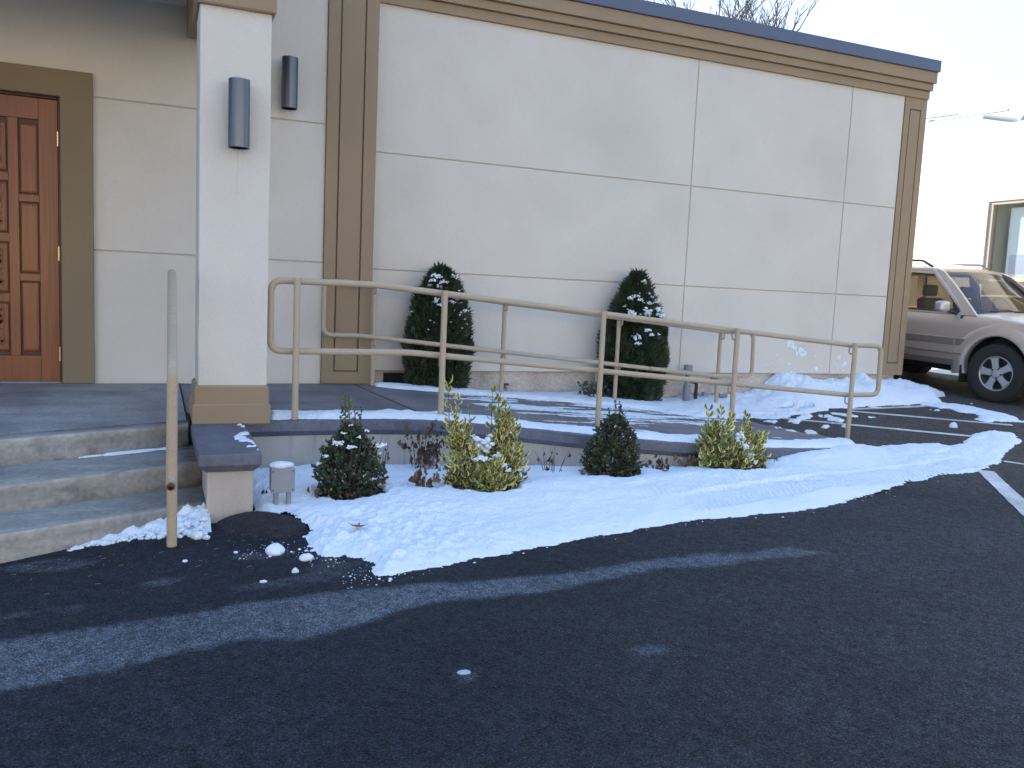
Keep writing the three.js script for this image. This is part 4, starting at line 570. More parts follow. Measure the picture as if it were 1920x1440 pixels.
function arborvitae(x, z, y0, w, h, seed, label, lean, clumps, blunt) {
  const o = thing('evergreen_shrub', label, 'shrub', [x, y0, z]), R = rngOf(seed), list = [];
  const fan = (() => { const gs = []; for (let k = -2; k <= 2; k++) { const g = new THREE.BufferGeometry(), a = k * 0.42, L = 0.075 * (1 - 0.13 * Math.abs(k)), w2 = 0.007, c = Math.cos(a), s = Math.sin(a), p = (u, v, d) => [u * c + v * s, -u * s + v * c, d]; const P = [p(0, 0, 0), p(w2, L * 0.55, 0.004), p(0, L, -0.006), p(-w2, L * 0.55, 0.004)]; g.setAttribute('position', new THREE.Float32BufferAttribute([...P[0], ...P[1], ...P[2], ...P[0], ...P[2], ...P[3]], 3)); gs.push(g); } const m = mergeGeometries(gs); m.setAttribute('color', new THREE.Float32BufferAttribute(new Array(m.attributes.position.count * 3).fill(1), 3)); m.computeVertexNormals(); return m; })();
  const prof = (t) => w * 0.5 * (t < 0.42 ? lerp(0.84, 1, sst(0, 0.42, t)) : Math.pow(Math.max(0, 1 - Math.pow((t - 0.42) / 0.58, blunt)), 0.8) * 0.94 + 0.06 * (1 - t));
  for (let i = 0; i < 7200; i++) { const t = Math.pow(R(), 0.95), a = R() * 6.283, bump = 0.72 + 0.5 * fbm(a * 2.2 + 7, t * 9, 2, seed) , rr = prof(t) * bump * (0.74 + 0.26 * Math.sqrt(R())); const p = V(Math.cos(a) * rr + lean * (t - 0.3), t * h, Math.sin(a) * rr * 0.62), d = V(Math.cos(a) * 0.8 + (R() - 0.5) * 0.8, 0.75 + 0.5 * R(), Math.sin(a) * 0.8 + (R() - 0.5) * 0.8).normalize(), v = (0.45 + 0.9 * R()) * (0.7 + 0.6 * bump - 0.3); list.push([place(d, R() * 6.28, 0.7 + 0.7 * R() + (R() < 0.12 ? 0.6 : 0), p), C(0.048 * v, 0.074 * v, 0.038 * v)]); }
  for (let i = 0; i < 60; i++) list.push([place(V((R() - 0.5) * 0.4, 1, (R() - 0.5) * 0.4), R() * 6.28, 0.9, V(lean * 0.7 + (R() - 0.5) * 0.05, h * (0.9 + 0.1 * R()), (R() - 0.5) * 0.05)), C(0.045, 0.06, 0.04)]);
  for (let i = 0; i < 420; i++) { const t = Math.pow(R(), 0.9), a = R() * 6.283, rr = prof(t) * (0.98 + 0.14 * R()), v = 0.7 + 0.9 * R(); list.push([place(V(Math.cos(a) * 1.1, 0.5 + 0.9 * R(), Math.sin(a) * 0.9), R() * 6.28, 0.8 + 0.7 * R(), V(Math.cos(a) * rr + lean * (t - 0.3), t * h, Math.sin(a) * rr * 0.62)), C(0.046 * v, 0.064 * v, 0.036 * v)]); }
  const core = new THREE.LatheGeometry(Array.from({ length: 14 }, (_, i) => new THREE.Vector2(prof(i / 13 * 0.94) * 0.72, i / 13 * h * 0.94)), 20); core.scale(1, 1, 0.6); const cp = core.attributes.position; for (let i = 0; i < cp.count; i++) cp.setX(i, cp.getX(i) + lean * (cp.getY(i) / h - 0.3));
  mesh('trunk', pipe([[0, -0.1, 0], [lean * 0.3, h * 0.7, 0]], 0.025, { seg: 8 }), M.bark, o);
  mesh('crown_core', wuvKeep(core), std([0.012, 0.016, 0.011], { roughness: 1 }), o);
  const more = []; for (let i = 0; i < 26; i++) { const t = 0.66 + 0.34 * Math.pow(R(), 0.8), a = (R() - 0.5) * 2.6, rr = prof(t) * 1.04; more.push([Math.sin(a) * rr + lean * (t - 0.3), t * h, Math.cos(a) * rr * 0.62 + 0.045, 0.018 + 0.026 * R() * R(), 0.5]); }
  instanced('foliage', fan, leafMat, list, o); snowClumps([...clumps, ...more], seed, o); return o;
}
arborvitae(2.70, -8.42, 0.24, 0.62, 1.31, 421, 'dark conical evergreen with snow on its top, against the wall near the brown pilaster', 0.02, [[-0.06, 1.27, 0.09, 0.05, 0.6], [-0.11, 1.22, 0.10, 0.045, 0.5], [0.0, 1.21, 0.12, 0.045], [0.12, 1.27, 0.06, 0.045, 0.6], [-0.10, 1.03, 0.20, 0.035, 0.8], [-0.06, 0.98, 0.21, 0.032], [0.13, 1.05, 0.18, 0.035], [0.08, 1.01, 0.20, 0.03], [0.24, 0.93, 0.14, 0.03], [0.16, 1.13, 0.12, 0.02], [-0.31, 0.90, 0.05, 0.022], [-0.16, 0.82, 0.22, 0.015], [-0.12, 0.80, 0.23, 0.012], [0.06, 0.81, 0.23, 0.013], [-0.18, 0.73, 0.23, 0.015], [0.2, 0.75, 0.19, 0.014], [0.23, 0.84, 0.16, 0.016], [0.27, 0.79, 0.12, 0.018], [-0.02, 1.12, 0.15, 0.018], [-0.13, 1.13, 0.13, 0.02]], 2.1);
arborvitae(5.06, -8.42, 0.18, 0.74, 1.44, 422, 'larger dark conical evergreen with snow on its shoulders, near the grey standpipe', -0.02, [[-0.14, 1.20, 0.13, 0.055, 0.6], [-0.10, 1.27, 0.10, 0.03], [0.06, 1.15, 0.17, 0.045], [0.02, 1.05, 0.21, 0.05, 0.9], [-0.17, 1.02, 0.20, 0.05], [0.16, 1.08, 0.18, 0.045], [0.22, 1.02, 0.17, 0.05, 0.5], [0.27, 0.94, 0.15, 0.03], [0.0, 0.85, 0.26, 0.045], [0.05, 0.80, 0.26, 0.035], [-0.14, 0.77, 0.25, 0.05, 1.0], [-0.12, 0.70, 0.26, 0.035], [0.17, 0.80, 0.22, 0.03], [-0.3, 0.86, 0.12, 0.02], [0.36, 0.40, 0.10, 0.06, 0.8], [0.34, 0.66, 0.1, 0.03], [0.1, 1.22, 0.12, 0.03], [-0.23, 1.1, 0.12, 0.03], [0.13, 0.96, 0.2, 0.02], [-0.02, 0.97, 0.22, 0.018], [0.2, 1.18, 0.1, 0.03]], 1.6);
{ // low sprig of juniper poking out left of the second evergreen
  const o = thing('juniper_sprig', 'small feathery green sprig low on the left of the second evergreen', 'plant', [4.52, 0.2, -8.35]), R = rngOf(9), l = []; for (let i = 0; i < 160; i++) { const t = R(); l.push([place(V(R() - 0.6, 0.5 * R() + 0.1, R() - 0.3), R() * 6, 1.3 + R(), V(-0.16 + 0.3 * t + (R() - 0.5) * 0.08, 0.04 + 0.2 * R() * (1 - t * 0.4), (R() - 0.5) * 0.12)), C(0.05, 0.075, 0.045)]); } instanced('foliage', boxLeaf, leafMat, l, o); mesh('stem', pipe([[0.1, -0.05, 0], [-0.14, 0.14, 0]], 0.006, { seg: 5 }), M.twig, o);
}
// withered perennials
function withered(x, z, w, h, nStem, nLeaf, seed, label, tint = [0.10, 0.06, 0.042]) {
  const o = thing('withered_plant', label, 'dead plant', [x, bedBase(x, z) + 0.02, z]), R = rngOf(seed), st = [], l = [];
  for (let i = 0; i < nStem; i++) { const a = R() * 6.28, q = w * 0.5 * Math.sqrt(R()), hh = h * (0.55 + 0.45 * R()), b = V(q * 0.35 * Math.cos(a), -0.03, q * 0.35 * Math.sin(a)), m = V(q * 0.8 * Math.cos(a), hh * 0.6, q * 0.5 * Math.sin(a)), t = V(q * 1.3 * Math.cos(a) + (R() - 0.5) * 0.05, hh, q * 0.6 * Math.sin(a)); st.push(pipe([b.toArray(), m.toArray(), t.toArray()], (u) => 0.0028 - 0.0018 * u, { fillet: 0.06, seg: 5 })); const k = Math.round(nLeaf / nStem); for (let j = 0; j < k; j++) { const u = 0.25 + 0.75 * R(), p = u < 0.6 ? b.clone().lerp(m, u / 0.6) : m.clone().lerp(t, (u - 0.6) / 0.4); const v = 0.45 + 1.0 * R(); l.push([place(V(R() - 0.5, -0.9 - R(), R() - 0.5), R() * 6.28, 0.45 + 0.7 * R(), p.add(V((R() - 0.5) * 0.05, 0, (R() - 0.5) * 0.05))), C(tint[0] * v, tint[1] * v, tint[2] * v)]); } }
  mesh('stem', st, M.twig, o).userData.kind = 'stuff'; if (l.length) instanced('dead_leaf', dryLeaf, leafMat, l, o); return o;
}
withered(1.72, -5.72, 0.42, 0.40, 16, 150, 431, 'withered dark brown perennial against the retaining wall, left of the tall variegated shrub');
withered(1.57, -5.12, 0.20, 0.24, 9, 64, 432, 'clump of curled brown dead leaves in the snow between boxwood and variegated shrub', [0.15, 0.09, 0.06]);
withered(1.38, -5.45, 0.16, 0.36, 5, 14, 433, 'few bare dead stalks leaning by the wall right of the first boxwood');
withered(2.62, -5.42, 0.34, 0.26, 9, 8, 434, 'thin bare winter stalks in the snow left of the middle boxwood');
withered(2.83, -5.20, 0.20, 0.10, 6, 30, 435, 'low brown leaves at the left foot of the middle boxwood', [0.17, 0.12, 0.085]);
withered(3.52, -5.38, 0.26, 0.17, 9, 46, 436, 'drooping brown dead leaves just right of the middle boxwood', [0.09, 0.065, 0.055]);
withered(3.82, -5.45, 0.22, 0.16, 6, 40, 437, 'tangle of brown dead leaves at the left foot of the rounded variegated shrub', [0.17, 0.11, 0.075]);
withered(4.58, -5.36, 0.10, 0.16, 2, 2, 438, 'single thin dead twig right of the rounded variegated shrub');
withered(0.62, -5.25, 0.10, 0.06, 4, 10, 439, 'few dark shrivelled leaves in the snow behind the electrical box');
// fallen leaves
function fallen(x, y, z, r, turn, label, lobed) {
  const s = new THREE.Shape(), n = lobed ? 10 : 7; for (let i = 0; i <= n * 2; i++) { const a = i / (n * 2) * Math.PI * 2, q = lobed ? (i % 4 === 0 ? 1 : i % 2 ? 0.42 : 0.62) : 0.7 + 0.3 * hash(i % (n * 2), 3, 8); const X = Math.cos(a) * q * r * 0.62, Z = Math.sin(a) * q * r; i ? s.lineTo(X, Z) : s.moveTo(X, Z); }
  const g = new THREE.ExtrudeGeometry(s, { depth: 0.0012, bevelEnabled: false }); g.rotateX(-Math.PI / 2); const p = g.attributes.position; for (let i = 0; i < p.count; i++) p.setY(i, p.getY(i) + 9 * p.getX(i) ** 2 + 4 * p.getZ(i) ** 2); g.computeVertexNormals(); g.rotateY(turn);
  const o = thing('fallen_leaf', label, 'leaf', [x, y, z]); mesh('blade', wuv(g), M.leafDry, o); const st = pipe([[0, 0.002, 0], [Math.cos(turn) * r * 0.2, 0.012, r * 1.3]], 0.0014, { seg: 5 }); mesh('stalk', st, M.leafDry, o); return o;
}
fallen(1.0, 0.083, -4.40, 0.062, 1.15, 'brown lobed oak leaf lying on the snow below the first boxwood', true);
fallen(5.17, 0.14, -5.42, 0.045, 0.4, 'curled brown leaf on the snow in front of the last handrail post');
fallen(3.45, 0.118, -5.2, 0.035, 2.0, 'small dark leaf on the snow right of the middle boxwood, below the dead stalks');
// ---------------------------------------------------------------- parked off-road wagon, nose towards the viewer
{
  const car = thing('parked_suv', 'champagne silver off-road wagon parked beyond the corner, nose towards the lot', 'suv', [11.09, 0.222, -7.80]);
  car.rotation.order = 'YXZ'; car.rotation.set(0.028, 0.015, 0);
  const paint = new THREE.MeshPhysicalMaterial({ color: C(0.58, 0.49, 0.41), metalness: 0.5, roughness: 0.38, clearcoat: 0.7, clearcoatRoughness: 0.12 });
  const paintDark = new THREE.MeshPhysicalMaterial({ color: C(0.27, 0.225, 0.20), metalness: 0.4, roughness: 0.45, clearcoat: 0.4, clearcoatRoughness: 0.2 });
  const glass = new THREE.MeshPhysicalMaterial({ color: C(0.62, 0.61, 0.55), transmission: 1, thickness: 0, roughness: 0.02, ior: 1.52, side: THREE.DoubleSide });
  const sideGlass = new THREE.MeshPhysicalMaterial({ color: C(0.30, 0.27, 0.21), transmission: 1, thickness: 0, roughness: 0.02, ior: 1.52, side: THREE.DoubleSide });
  const rubber = std([0.022, 0.021, 0.021], { roughness: 0.85 }), plastic = std([0.03, 0.03, 0.032], { roughness: 0.6 }), alloy = std([0.42, 0.43, 0.45], { metalness: 0.85, roughness: 0.32 }), chrome = std([0.7, 0.7, 0.72], { metalness: 1, roughness: 0.15 }), seatM = std([0.20, 0.16, 0.115]), cabin = std([0.09, 0.075, 0.06]);
  const plan = (z) => z > 0.25 ? 0.965 - 0.10 * Math.pow((z - 0.25) / 0.6, 2) : z < -3.2 ? 0.965 - 0.05 * Math.pow((-3.2 - z) / 0.8, 2) : 0.965;
  const PROF = [[0.30, 0.93], [0.44, 0.955], [0.52, 0.985], [0.66, 1], [0.86, 1], [1.0, 0.985], [1.08, 0.965], [1.13, 0.93]];
  const wAt = (y, z) => plan(z) * interp(PROF, y);
  const belt = (z) => z > -0.45 ? lerp(1.13, 1.035, Math.pow(sst(-0.45, 0.85, z), 1.2)) : 1.13;
  const crown = (z) => z > -0.45 ? belt(z) + 0.055 - 0.02 * sst(0.3, 0.85, z) : 1.15;
  const low = (z) => z > 0.5 ? 0.36 : z < -3.4 ? 0.46 : 0.42;
  // body shell as a closed loft, wheel openings cut out
  const Z = []; for (let z = -3.98; z <= 0.841; z += 0.0926) Z.push(z);
  const half = (z) => { const s = Math.max(0.75, z > 0.72 ? 1 - (z - 0.72) * 0.5 : 1), b = belt(z), r = []; r.push([0, low(z)]); for (const [y, ] of PROF) { if (y < low(z) + 0.02 || y > b - 0.03) continue; r.push([wAt(y, z) * s, y]); } r.splice(1, 0, [wAt(low(z) + 0.03, z) * s - 0.03, low(z)]); const w = wAt(b, z) * s; r.push([w, b - 0.02], [w - 0.02, b], [w - 0.10, b + 0.012], [w * 0.55, lerp(b, crown(z), 0.85)], [0, crown(z)]); return r; };
  const fix = (z) => { const r = half(z), n = 18, out = []; const L = [0]; for (let i = 1; i < r.length; i++) L.push(L[i - 1] + Math.hypot(r[i][0] - r[i - 1][0], r[i][1] - r[i - 1][1])); return r.length === FIXN ? r : r; };
  let FIXN = 0;
  { const ys = [0.46, 0.52, 0.60, 0.68, 0.78, 0.88, 0.96, 1.005]; const sec = (z) => { const s = z > 0.72 ? 1 - (z - 0.72) * 0.55 : 1, b = belt(z), l = low(z), w = wAt(b, z) * s, h = [[0, l], [wAt(l + 0.03, z) * s - 0.04, l], [wAt(l + 0.03, z) * s, l + 0.03], ...ys.map((y) => [wAt(y, z) * s, Math.min(y, b - 0.025)]), [w, b - 0.018], [w - 0.022, b], [w - 0.10, b + 0.013], [w * 0.55, lerp(b, crown(z), 0.85)], [0, crown(z)]]; const full = h.concat(h.slice(1, -1).reverse().map(([x, y]) => [-x, y])); return full; };
    const pos = [], idx = [], n = sec(0).length; Z.forEach((z) => sec(z).forEach(([x, y]) => pos.push(x, y, z)));
    for (let i = 1; i < Z.length; i++) for (let k = 0; k < n; k++) { const a = (i - 1) * n + k, b = (i - 1) * n + (k + 1) % n, c = a + n, d = b + n; idx.push(a, b, c, b, d, c); }
    for (const r of [0, Z.length - 1]) { const c = pos.length / 3; pos.push(0, 0.75, Z[r]); for (let k = 0; k < n; k++) { const a = r * n + k, b = r * n + (k + 1) % n; idx.push(...(r ? [c, a, b] : [c, b, a])); } }
    let g = new THREE.BufferGeometry(); g.setAttribute('position', new THREE.Float32BufferAttribute(pos, 3)); g.setIndex(idx); g = g.toNonIndexed(); g.computeVertexNormals(); g = wuv(g);
    const ev = new Evaluator(); ev.attributes = ['position', 'normal', 'uv']; let B = new Brush(g, paint); B.updateMatrixWorld();
    for (const wz of [0, -2.85]) for (const s of [-1, 1]) { let c = new THREE.CylinderGeometry(0.475, 0.475, 0.5, 40); c.rotateZ(Math.PI / 2); c = wuv(c); const k = new Brush(c, plastic); k.position.set(s * 0.93, 0.405, wz); k.updateMatrixWorld(); B = ev.evaluate(B, k, SUBTRACTION); }
    const rg = B.geometry; const grp = rg.groups.slice(); const ni = rg.toNonIndexed ? rg : rg;
    const parts = Array.isArray(B.material) ? B.material : [B.material];
    const byMat = new Map(); (grp.length ? grp : [{ start: 0, count: rg.attributes.position.count, materialIndex: 0 }]).forEach((q) => { const m = parts[q.materialIndex]; const P = rg.attributes.position, I = rg.index; const arr = byMat.get(m) || []; for (let i = q.start; i < q.start + q.count; i++) { const v = I ? I.getX(i) : i; arr.push(P.getX(v), P.getY(v), P.getZ(v)); } byMat.set(m, arr); });
    for (const [m, arr] of byMat) { const q = new THREE.BufferGeometry(); q.setAttribute('position', new THREE.Float32BufferAttribute(arr, 3)); q.computeVertexNormals(); let w = mergeVertices(q.deleteAttribute('normal') && q, 1e-4); w = toCreasedNormals(w, 0.55); if (m === paint) mesh('body', wuv(w), m, car); else for (const sx of [-1, 1]) for (const sz of [0, -2.85]) { const P2 = w.attributes.position, sel = []; for (let i = 0; i < P2.count; i += 3) { const cx = P2.getX(i) + P2.getX(i + 1) + P2.getX(i + 2), cz = P2.getZ(i); if (cx * sx > 0 && Math.abs(cz - sz) < 1.4) for (let k = 0; k < 3; k++) sel.push(P2.getX(i + k), P2.getY(i + k), P2.getZ(i + k)); } const q2 = new THREE.BufferGeometry(); q2.setAttribute('position', new THREE.Float32BufferAttribute(sel, 3)); q2.computeVertexNormals(); mesh('wheel_well', wuv(q2), m, car); } }
  }
  const sideStrip = (s, z0, z1, y0, y1, off, m, name, th = 0.03) => { const nz = Math.max(2, Math.ceil((z1 - z0) / 0.12)), pos = [], idx = []; const P = [[y0, -th], [y0, off * 0.6], [y0 + 0.006, off], [(y0 + y1) / 2, off], [y1 - 0.006, off], [y1, off * 0.6], [y1, -th]]; for (let i = 0; i <= nz; i++) { const z = lerp(z0, z1, i / nz); P.forEach(([y, o]) => pos.push(s * (wAt(y, z) + o), y, z)); } const n = P.length; for (let i = 1; i <= nz; i++) for (let k = 0; k < n; k++) { const a = (i - 1) * n + k, b = (i - 1) * n + (k + 1) % n, c = a + n, d = b + n; idx.push(...(s > 0 ? [a, b, c, b, d, c] : [a, c, b, b, c, d])); } for (const r of [0, nz]) for (let k = 1; k < n - 1; k++) idx.push(r * n, r * n + k, r * n + k + 1); let g = new THREE.BufferGeometry(); g.setAttribute('position', new THREE.Float32BufferAttribute(pos, 3)); g.setIndex(idx); g = toCreasedNormals(wuv(g), 0.6); return name ? mesh(name, g, m, car) : g; };
  for (const s of [-1, 1]) {
    // doors stand a few millimetres proud with dark shut lines between
    for (const [z0, z1, nm] of [[-1.735, -0.635, 'front'], [-2.36, -1.75, 'rear']]) {
      const d = mesh('door', merge(sideStrip(s, z0, z1, 0.475, 1.108, 0.0035, paint, null, 0.02)), paint, car);
      const hz = z0 + 0.14; mesh('handle', box(s * 0.965 - 0.02, s * 0.965 + 0.02, 0.93, 0.965, hz - 0.08, hz + 0.08, 0.01), paint, d);
    }
    sideStrip(s, -2.36, -0.60, 0.455, 1.115, 0.0012, plastic, 'shut_line', 0.01);
    sideStrip(s, -1.735, -0.652, 0.70, 0.80, 0.016, paintDark, 'side_moulding'); sideStrip(s, -0.620, -0.43, 0.70, 0.80, 0.016, paintDark, 'side_moulding'); sideStrip(s, -2.36, -1.752, 0.70, 0.80, 0.016, paintDark, 'side_moulding');
    sideStrip(s, -2.34, -0.50, 0.575, 0.60, 0.030, paintDark, 'side_step_trim'); sideStrip(s, -2.34, -0.50, 0.415, 0.50, 0.012, paintDark, 'sill');
    // fender flares
    for (const wz of [0, -2.85]) { const pos = [], idx = [], na = 36, P = [[0.468, -0.06], [0.468, 0.012], [0.478, 0.022], [0.52, 0.026], [0.58, 0.019], [0.625, 0.006], [0.66, -0.012]]; for (let i = 0; i <= na; i++) { const a = lerp(-0.16, Math.PI + 0.16, i / na); P.forEach(([r, o]) => { const y = 0.405 + r * Math.sin(a) * (r > 0.5 ? 0.97 : 1), z = wz + r * Math.cos(a) * (r > 0.5 ? 1.06 : 1); pos.push(s * (wAt(Math.min(y, 1.02), z) * (z > 0.72 ? 1 - (z - 0.72) * 0.55 : 1) + o), y, z); }); } const n = P.length; for (let i = 1; i <= na; i++) for (let k = 0; k < n - 1; k++) { const a = (i - 1) * n + k, b = a + 1, c = a + n, d = b + n; idx.push(...(s > 0 ? [a, b, c, b, d, c] : [a, c, b, b, c, d])); } let g = new THREE.BufferGeometry(); g.setAttribute('position', new THREE.Float32BufferAttribute(pos, 3)); g.setIndex(idx); mesh('fender_flare', toCreasedNormals(wuv(g), 0.9), paint, car); }
    mesh('mud_flap', box(s * 0.80 - 0.16, s * 0.80 + 0.16, 0.20, 0.44, -0.52, -0.50, 0.005), plastic, car);
    // greenhouse side with window openings
    const lean = (y) => lerp(0.905, 0.685, Math.max(0, (y - 1.12) / 0.62));
    const sh = new THREE.Shape([[-0.40, 1.115], [-0.78, 1.42], [-1.16, 1.70], [-1.30, 1.745], [-3.72, 1.745], [-3.84, 1.68], [-3.95, 1.115]].map((p) => new THREE.Vector2(...p)));
    const wins = [[[-0.66, 1.150], [-0.99, 1.43], [-1.27, 1.655], [-1.72, 1.675], [-1.74, 1.150]], [[-1.86, 1.150], [-1.84, 1.675], [-2.66, 1.675], [-2.80, 1.150]], [[-2.92, 1.150], [-2.80, 1.675], [-3.62, 1.665], [-3.78, 1.150]]];
    wins.forEach((w) => sh.holes.push(new THREE.Path(w.map((p) => new THREE.Vector2(...p)))));
    let fr = new THREE.ExtrudeGeometry(sh, { depth: 0.03, bevelEnabled: true, bevelThickness: 0.006, bevelSize: 0.006, bevelSegments: 1, curveSegments: 4 }); let q = fr.attributes.position; for (let i = 0; i < q.count; i++) { const z = q.getX(i), y = q.getY(i), d = q.getZ(i); q.setXYZ(i, s * (lean(y) - 0.033 + d), y, z); } fr.computeVertexNormals(); mesh('pillar_frame', wuv(fr), paint, car);
    wins.forEach((w) => { const c = new THREE.ShapeGeometry(new THREE.Shape(w.map((p) => new THREE.Vector2(...p)))); q = c.attributes.position; for (let i = 0; i < q.count; i++) { const z = q.getX(i), y = q.getY(i); q.setXYZ(i, s * (lean(y) - 0.016), y, z); } c.computeVertexNormals(); mesh('side_window', c, sideGlass, car); });
    // window rubber, drawn as a thin tube round the door opening
    mesh('window_seal', pipe(wins[0].map(([z, y]) => [s * (lean(y) + 0.004), y, z]), 0.011, { fillet: 0.05, closed: true, seg: 6 }), plastic, car);
    mesh('window_seal', pipe(wins[1].map(([z, y]) => [s * (lean(y) + 0.004), y, z]), 0.011, { fillet: 0.05, closed: true, seg: 6 }), plastic, car);
    // mirror
    const m = part('door_mirror', car); const sg = new RoundedBoxGeometry(0.20, 0.155, 0.12, 4, 0.048); sg.translate(s * 1.075, 1.215, -0.80); mesh('mirror_shell', wuvKeep(sg), new THREE.MeshPhysicalMaterial({ color: C(0.50, 0.50, 0.50), metalness: 0.5, roughness: 0.35, clearcoat: 0.6 }), m);
    mesh('mirror_arm', pipe([[s * 0.90, 1.135, -0.72], [s * 0.98, 1.145, -0.75], [s * 1.06, 1.17, -0.79]], 0.022, { fillet: 0.03, seg: 8 }), plastic, m);
    mesh('mirror_glass', box(s * 1.075 - 0.085, s * 1.075 + 0.085, 1.155, 1.275, -0.865, -0.861, 0.002), chrome, m);
    // roof rail
    mesh('roof_rail', [pipe([[s * 0.60, 1.775, -1.45], [s * 0.61, 1.86, -1.62], [s * 0.61, 1.862, -3.4], [s * 0.60, 1.78, -3.6]], 0.016, { fillet: 0.09, seg: 8 }), ...[-2.1, -2.8].map((z) => pipe([[s * 0.605, 1.77, z], [s * 0.61, 1.86, z]], 0.014, { seg: 6 }))], plastic, car);
    // front seats
    for (const z of [-1.55]) { const st = part('seat', car); const b1 = new RoundedBoxGeometry(0.48, 0.62, 0.14, 3, 0.06); b1.rotateX(-0.22); b1.translate(s * 0.38, 1.02, z); mesh('seat_back', wuvKeep(b1), seatM, st); const hr = new RoundedBoxGeometry(0.26, 0.17, 0.09, 3, 0.04); hr.translate(s * 0.38, 1.43, z - 0.08); mesh('head_rest', wuvKeep(hr), seatM, st); }
    // lamps at the front
    const hl = new RoundedBoxGeometry(0.36, 0.17, 0.10, 3, 0.03); hl.translate(s * 0.60, 0.90, 0.80); mesh('headlight', wuvKeep(hl), std([0.6, 0.62, 0.64], { roughness: 0.12, metalness: 0.4 }), car);
  }
  // roof
  { const nx = 16, nz = 26, pos = [], idx = []; const top = (u, v) => { const x = lerp(-0.70, 0.70, u), z = lerp(-1.18, -3.90, v), e = Math.pow(Math.abs(2 * u - 1), 3), f = sst(0, 0.16, v) * sst(1, 0.9, v); return [x, 1.728 + 0.105 * (1 - e) * (0.35 + 0.65 * f) - 0.0 , z - 0.10 * e * (v < 0.3 ? 1 - v / 0.3 : 0)]; }; for (const l of [0, 1]) for (let j = 0; j <= nz; j++) for (let i = 0; i <= nx; i++) { const p = top(i / nx, j / nz); pos.push(p[0], l ? Math.max(1.70, p[1] - 0.05) : p[1], p[2]); } const w = nx + 1, N = w * (nz + 1); for (let j = 0; j < nz; j++) for (let i = 0; i < nx; i++) { const a = j * w + i, b = a + 1, c = a + w, d = c + 1; idx.push(a, b, c, b, d, c, N + a, N + c, N + b, N + b, N + c, N + d); } const rim = (a, b) => idx.push(a, N + a, b, b, N + a, N + b); for (let i = 0; i < nx; i++) { rim(i + 1, i); rim(nz * w + i, nz * w + i + 1); } for (let j = 0; j < nz; j++) { rim(j * w, (j + 1) * w); rim((j + 1) * w + nx, j * w + nx); } let g = new THREE.BufferGeometry(); g.setAttribute('position', new THREE.Float32BufferAttribute(pos, 3)); g.setIndex(idx); mesh('roof', toCreasedNormals(wuv(g), 0.7), paint, car); }
  // windscreen, curved
  { const nx = 14, ny = 8, pos = [], idx = []; for (let j = 0; j <= ny; j++) for (let i = 0; i <= nx; i++) { const u = i / nx * 2 - 1, t = j / ny, w = lerp(0.815, 0.665, t); pos.push(u * w, lerp(1.150, 1.735, t) - 0.01 * u * u, lerp(-0.40, -1.185, t) - u * u * lerp(0.17, 0.09, t) ); } const w = nx + 1; for (let j = 0; j < ny; j++) for (let i = 0; i < nx; i++) { const a = j * w + i; idx.push(a, a + 1, a + w, a + 1, a + w + 1, a + w); } const g = new THREE.BufferGeometry(); g.setAttribute('position', new THREE.Float32BufferAttribute(pos, 3)); g.setIndex(idx); g.computeVertexNormals(); mesh('windscreen', wuvKeep(g), glass, car);
    const edge = []; for (const [u, t] of [[-1, 0], [-1, 0.33], [-1, 0.66], [-1, 1]]) edge.push([u * lerp(0.815, 0.665, t), lerp(1.15, 1.735, t), lerp(-0.40, -1.185, t) - lerp(0.17, 0.09, t)]);
    mesh('windscreen_seal', [pipe(edge.map(([x, y, z]) => [x - 0.004, y, z + 0.004]), 0.012, { seg: 6 }), pipe(edge.map(([x, y, z]) => [-x + 0.004, y, z + 0.004]), 0.012, { seg: 6 })], plastic, car);
    mesh('a_pillar', [-1, 1].map((s) => pipe(edge.map(([x, y, z]) => [s * (-x + 0.045), y - 0.012, z - 0.05]), (t) => lerp(0.040, 0.032, t), { seg: 10 })), paint, car);
    mesh('cowl', [pipe([[-0.80, 1.142, -0.52], [-0.55, 1.146, -0.42], [0, 1.15, -0.37], [0.55, 1.146, -0.42], [0.80, 1.142, -0.52]], 0.024, { fillet: 0.2, seg: 8 })], plastic, car);
    for (const [x0, x1] of [[-0.62, -0.02], [0.02, 0.62]]) mesh('wiper', [pipe([[x0, 1.185, -0.415], [(x0 + x1) / 2, 1.205, -0.405], [x1, 1.192, -0.385]], 0.010, { fillet: 0.2, seg: 6 }), pipe([[x1 + 0.05, 1.165, -0.36], [(x0 + x1) / 2, 1.213, -0.40]], 0.008, { seg: 6 })], plastic, car);
    const rm = new RoundedBoxGeometry(0.24, 0.07, 0.04, 2, 0.02); rm.translate(0, 1.60, -1.08); mesh('rear_mirror', wuvKeep(rm), plastic, car);
  }
  mesh('dashboard', box(-0.78, 0.78, 1.05, 1.165, -0.86, -0.46, 0.04), cabin, car); mesh('parcel_floor', box(-0.86, 0.86, 1.10, 1.135, -3.9, -0.88, 0.01), cabin, car);
  { const tw = new THREE.TorusGeometry(0.19, 0.016, 10, 40); tw.rotateX(-0.5); tw.translate(0.38, 1.21, -0.98); mesh('steering_wheel', [tw, pipe([[0.38, 1.12, -0.86], [0.38, 1.2, -0.97]], 0.03, { seg: 8 }), pipe([[0.20, 1.21, -0.98], [0.56, 1.21, -0.98]], 0.018, { seg: 6 })], plastic, car); }
  mesh('rear_window', (() => { const g = new THREE.PlaneGeometry(1.3, 0.5); g.rotateX(-0.15); g.translate(0, 1.42, -3.9); return g; })(), glass, car);
  mesh('tailgate', [box(-0.72, 0.72, 1.11, 1.17, -3.99, -3.86, 0.02), box(-0.70, 0.70, 1.66, 1.74, -3.92, -3.80, 0.02)], paint, car);
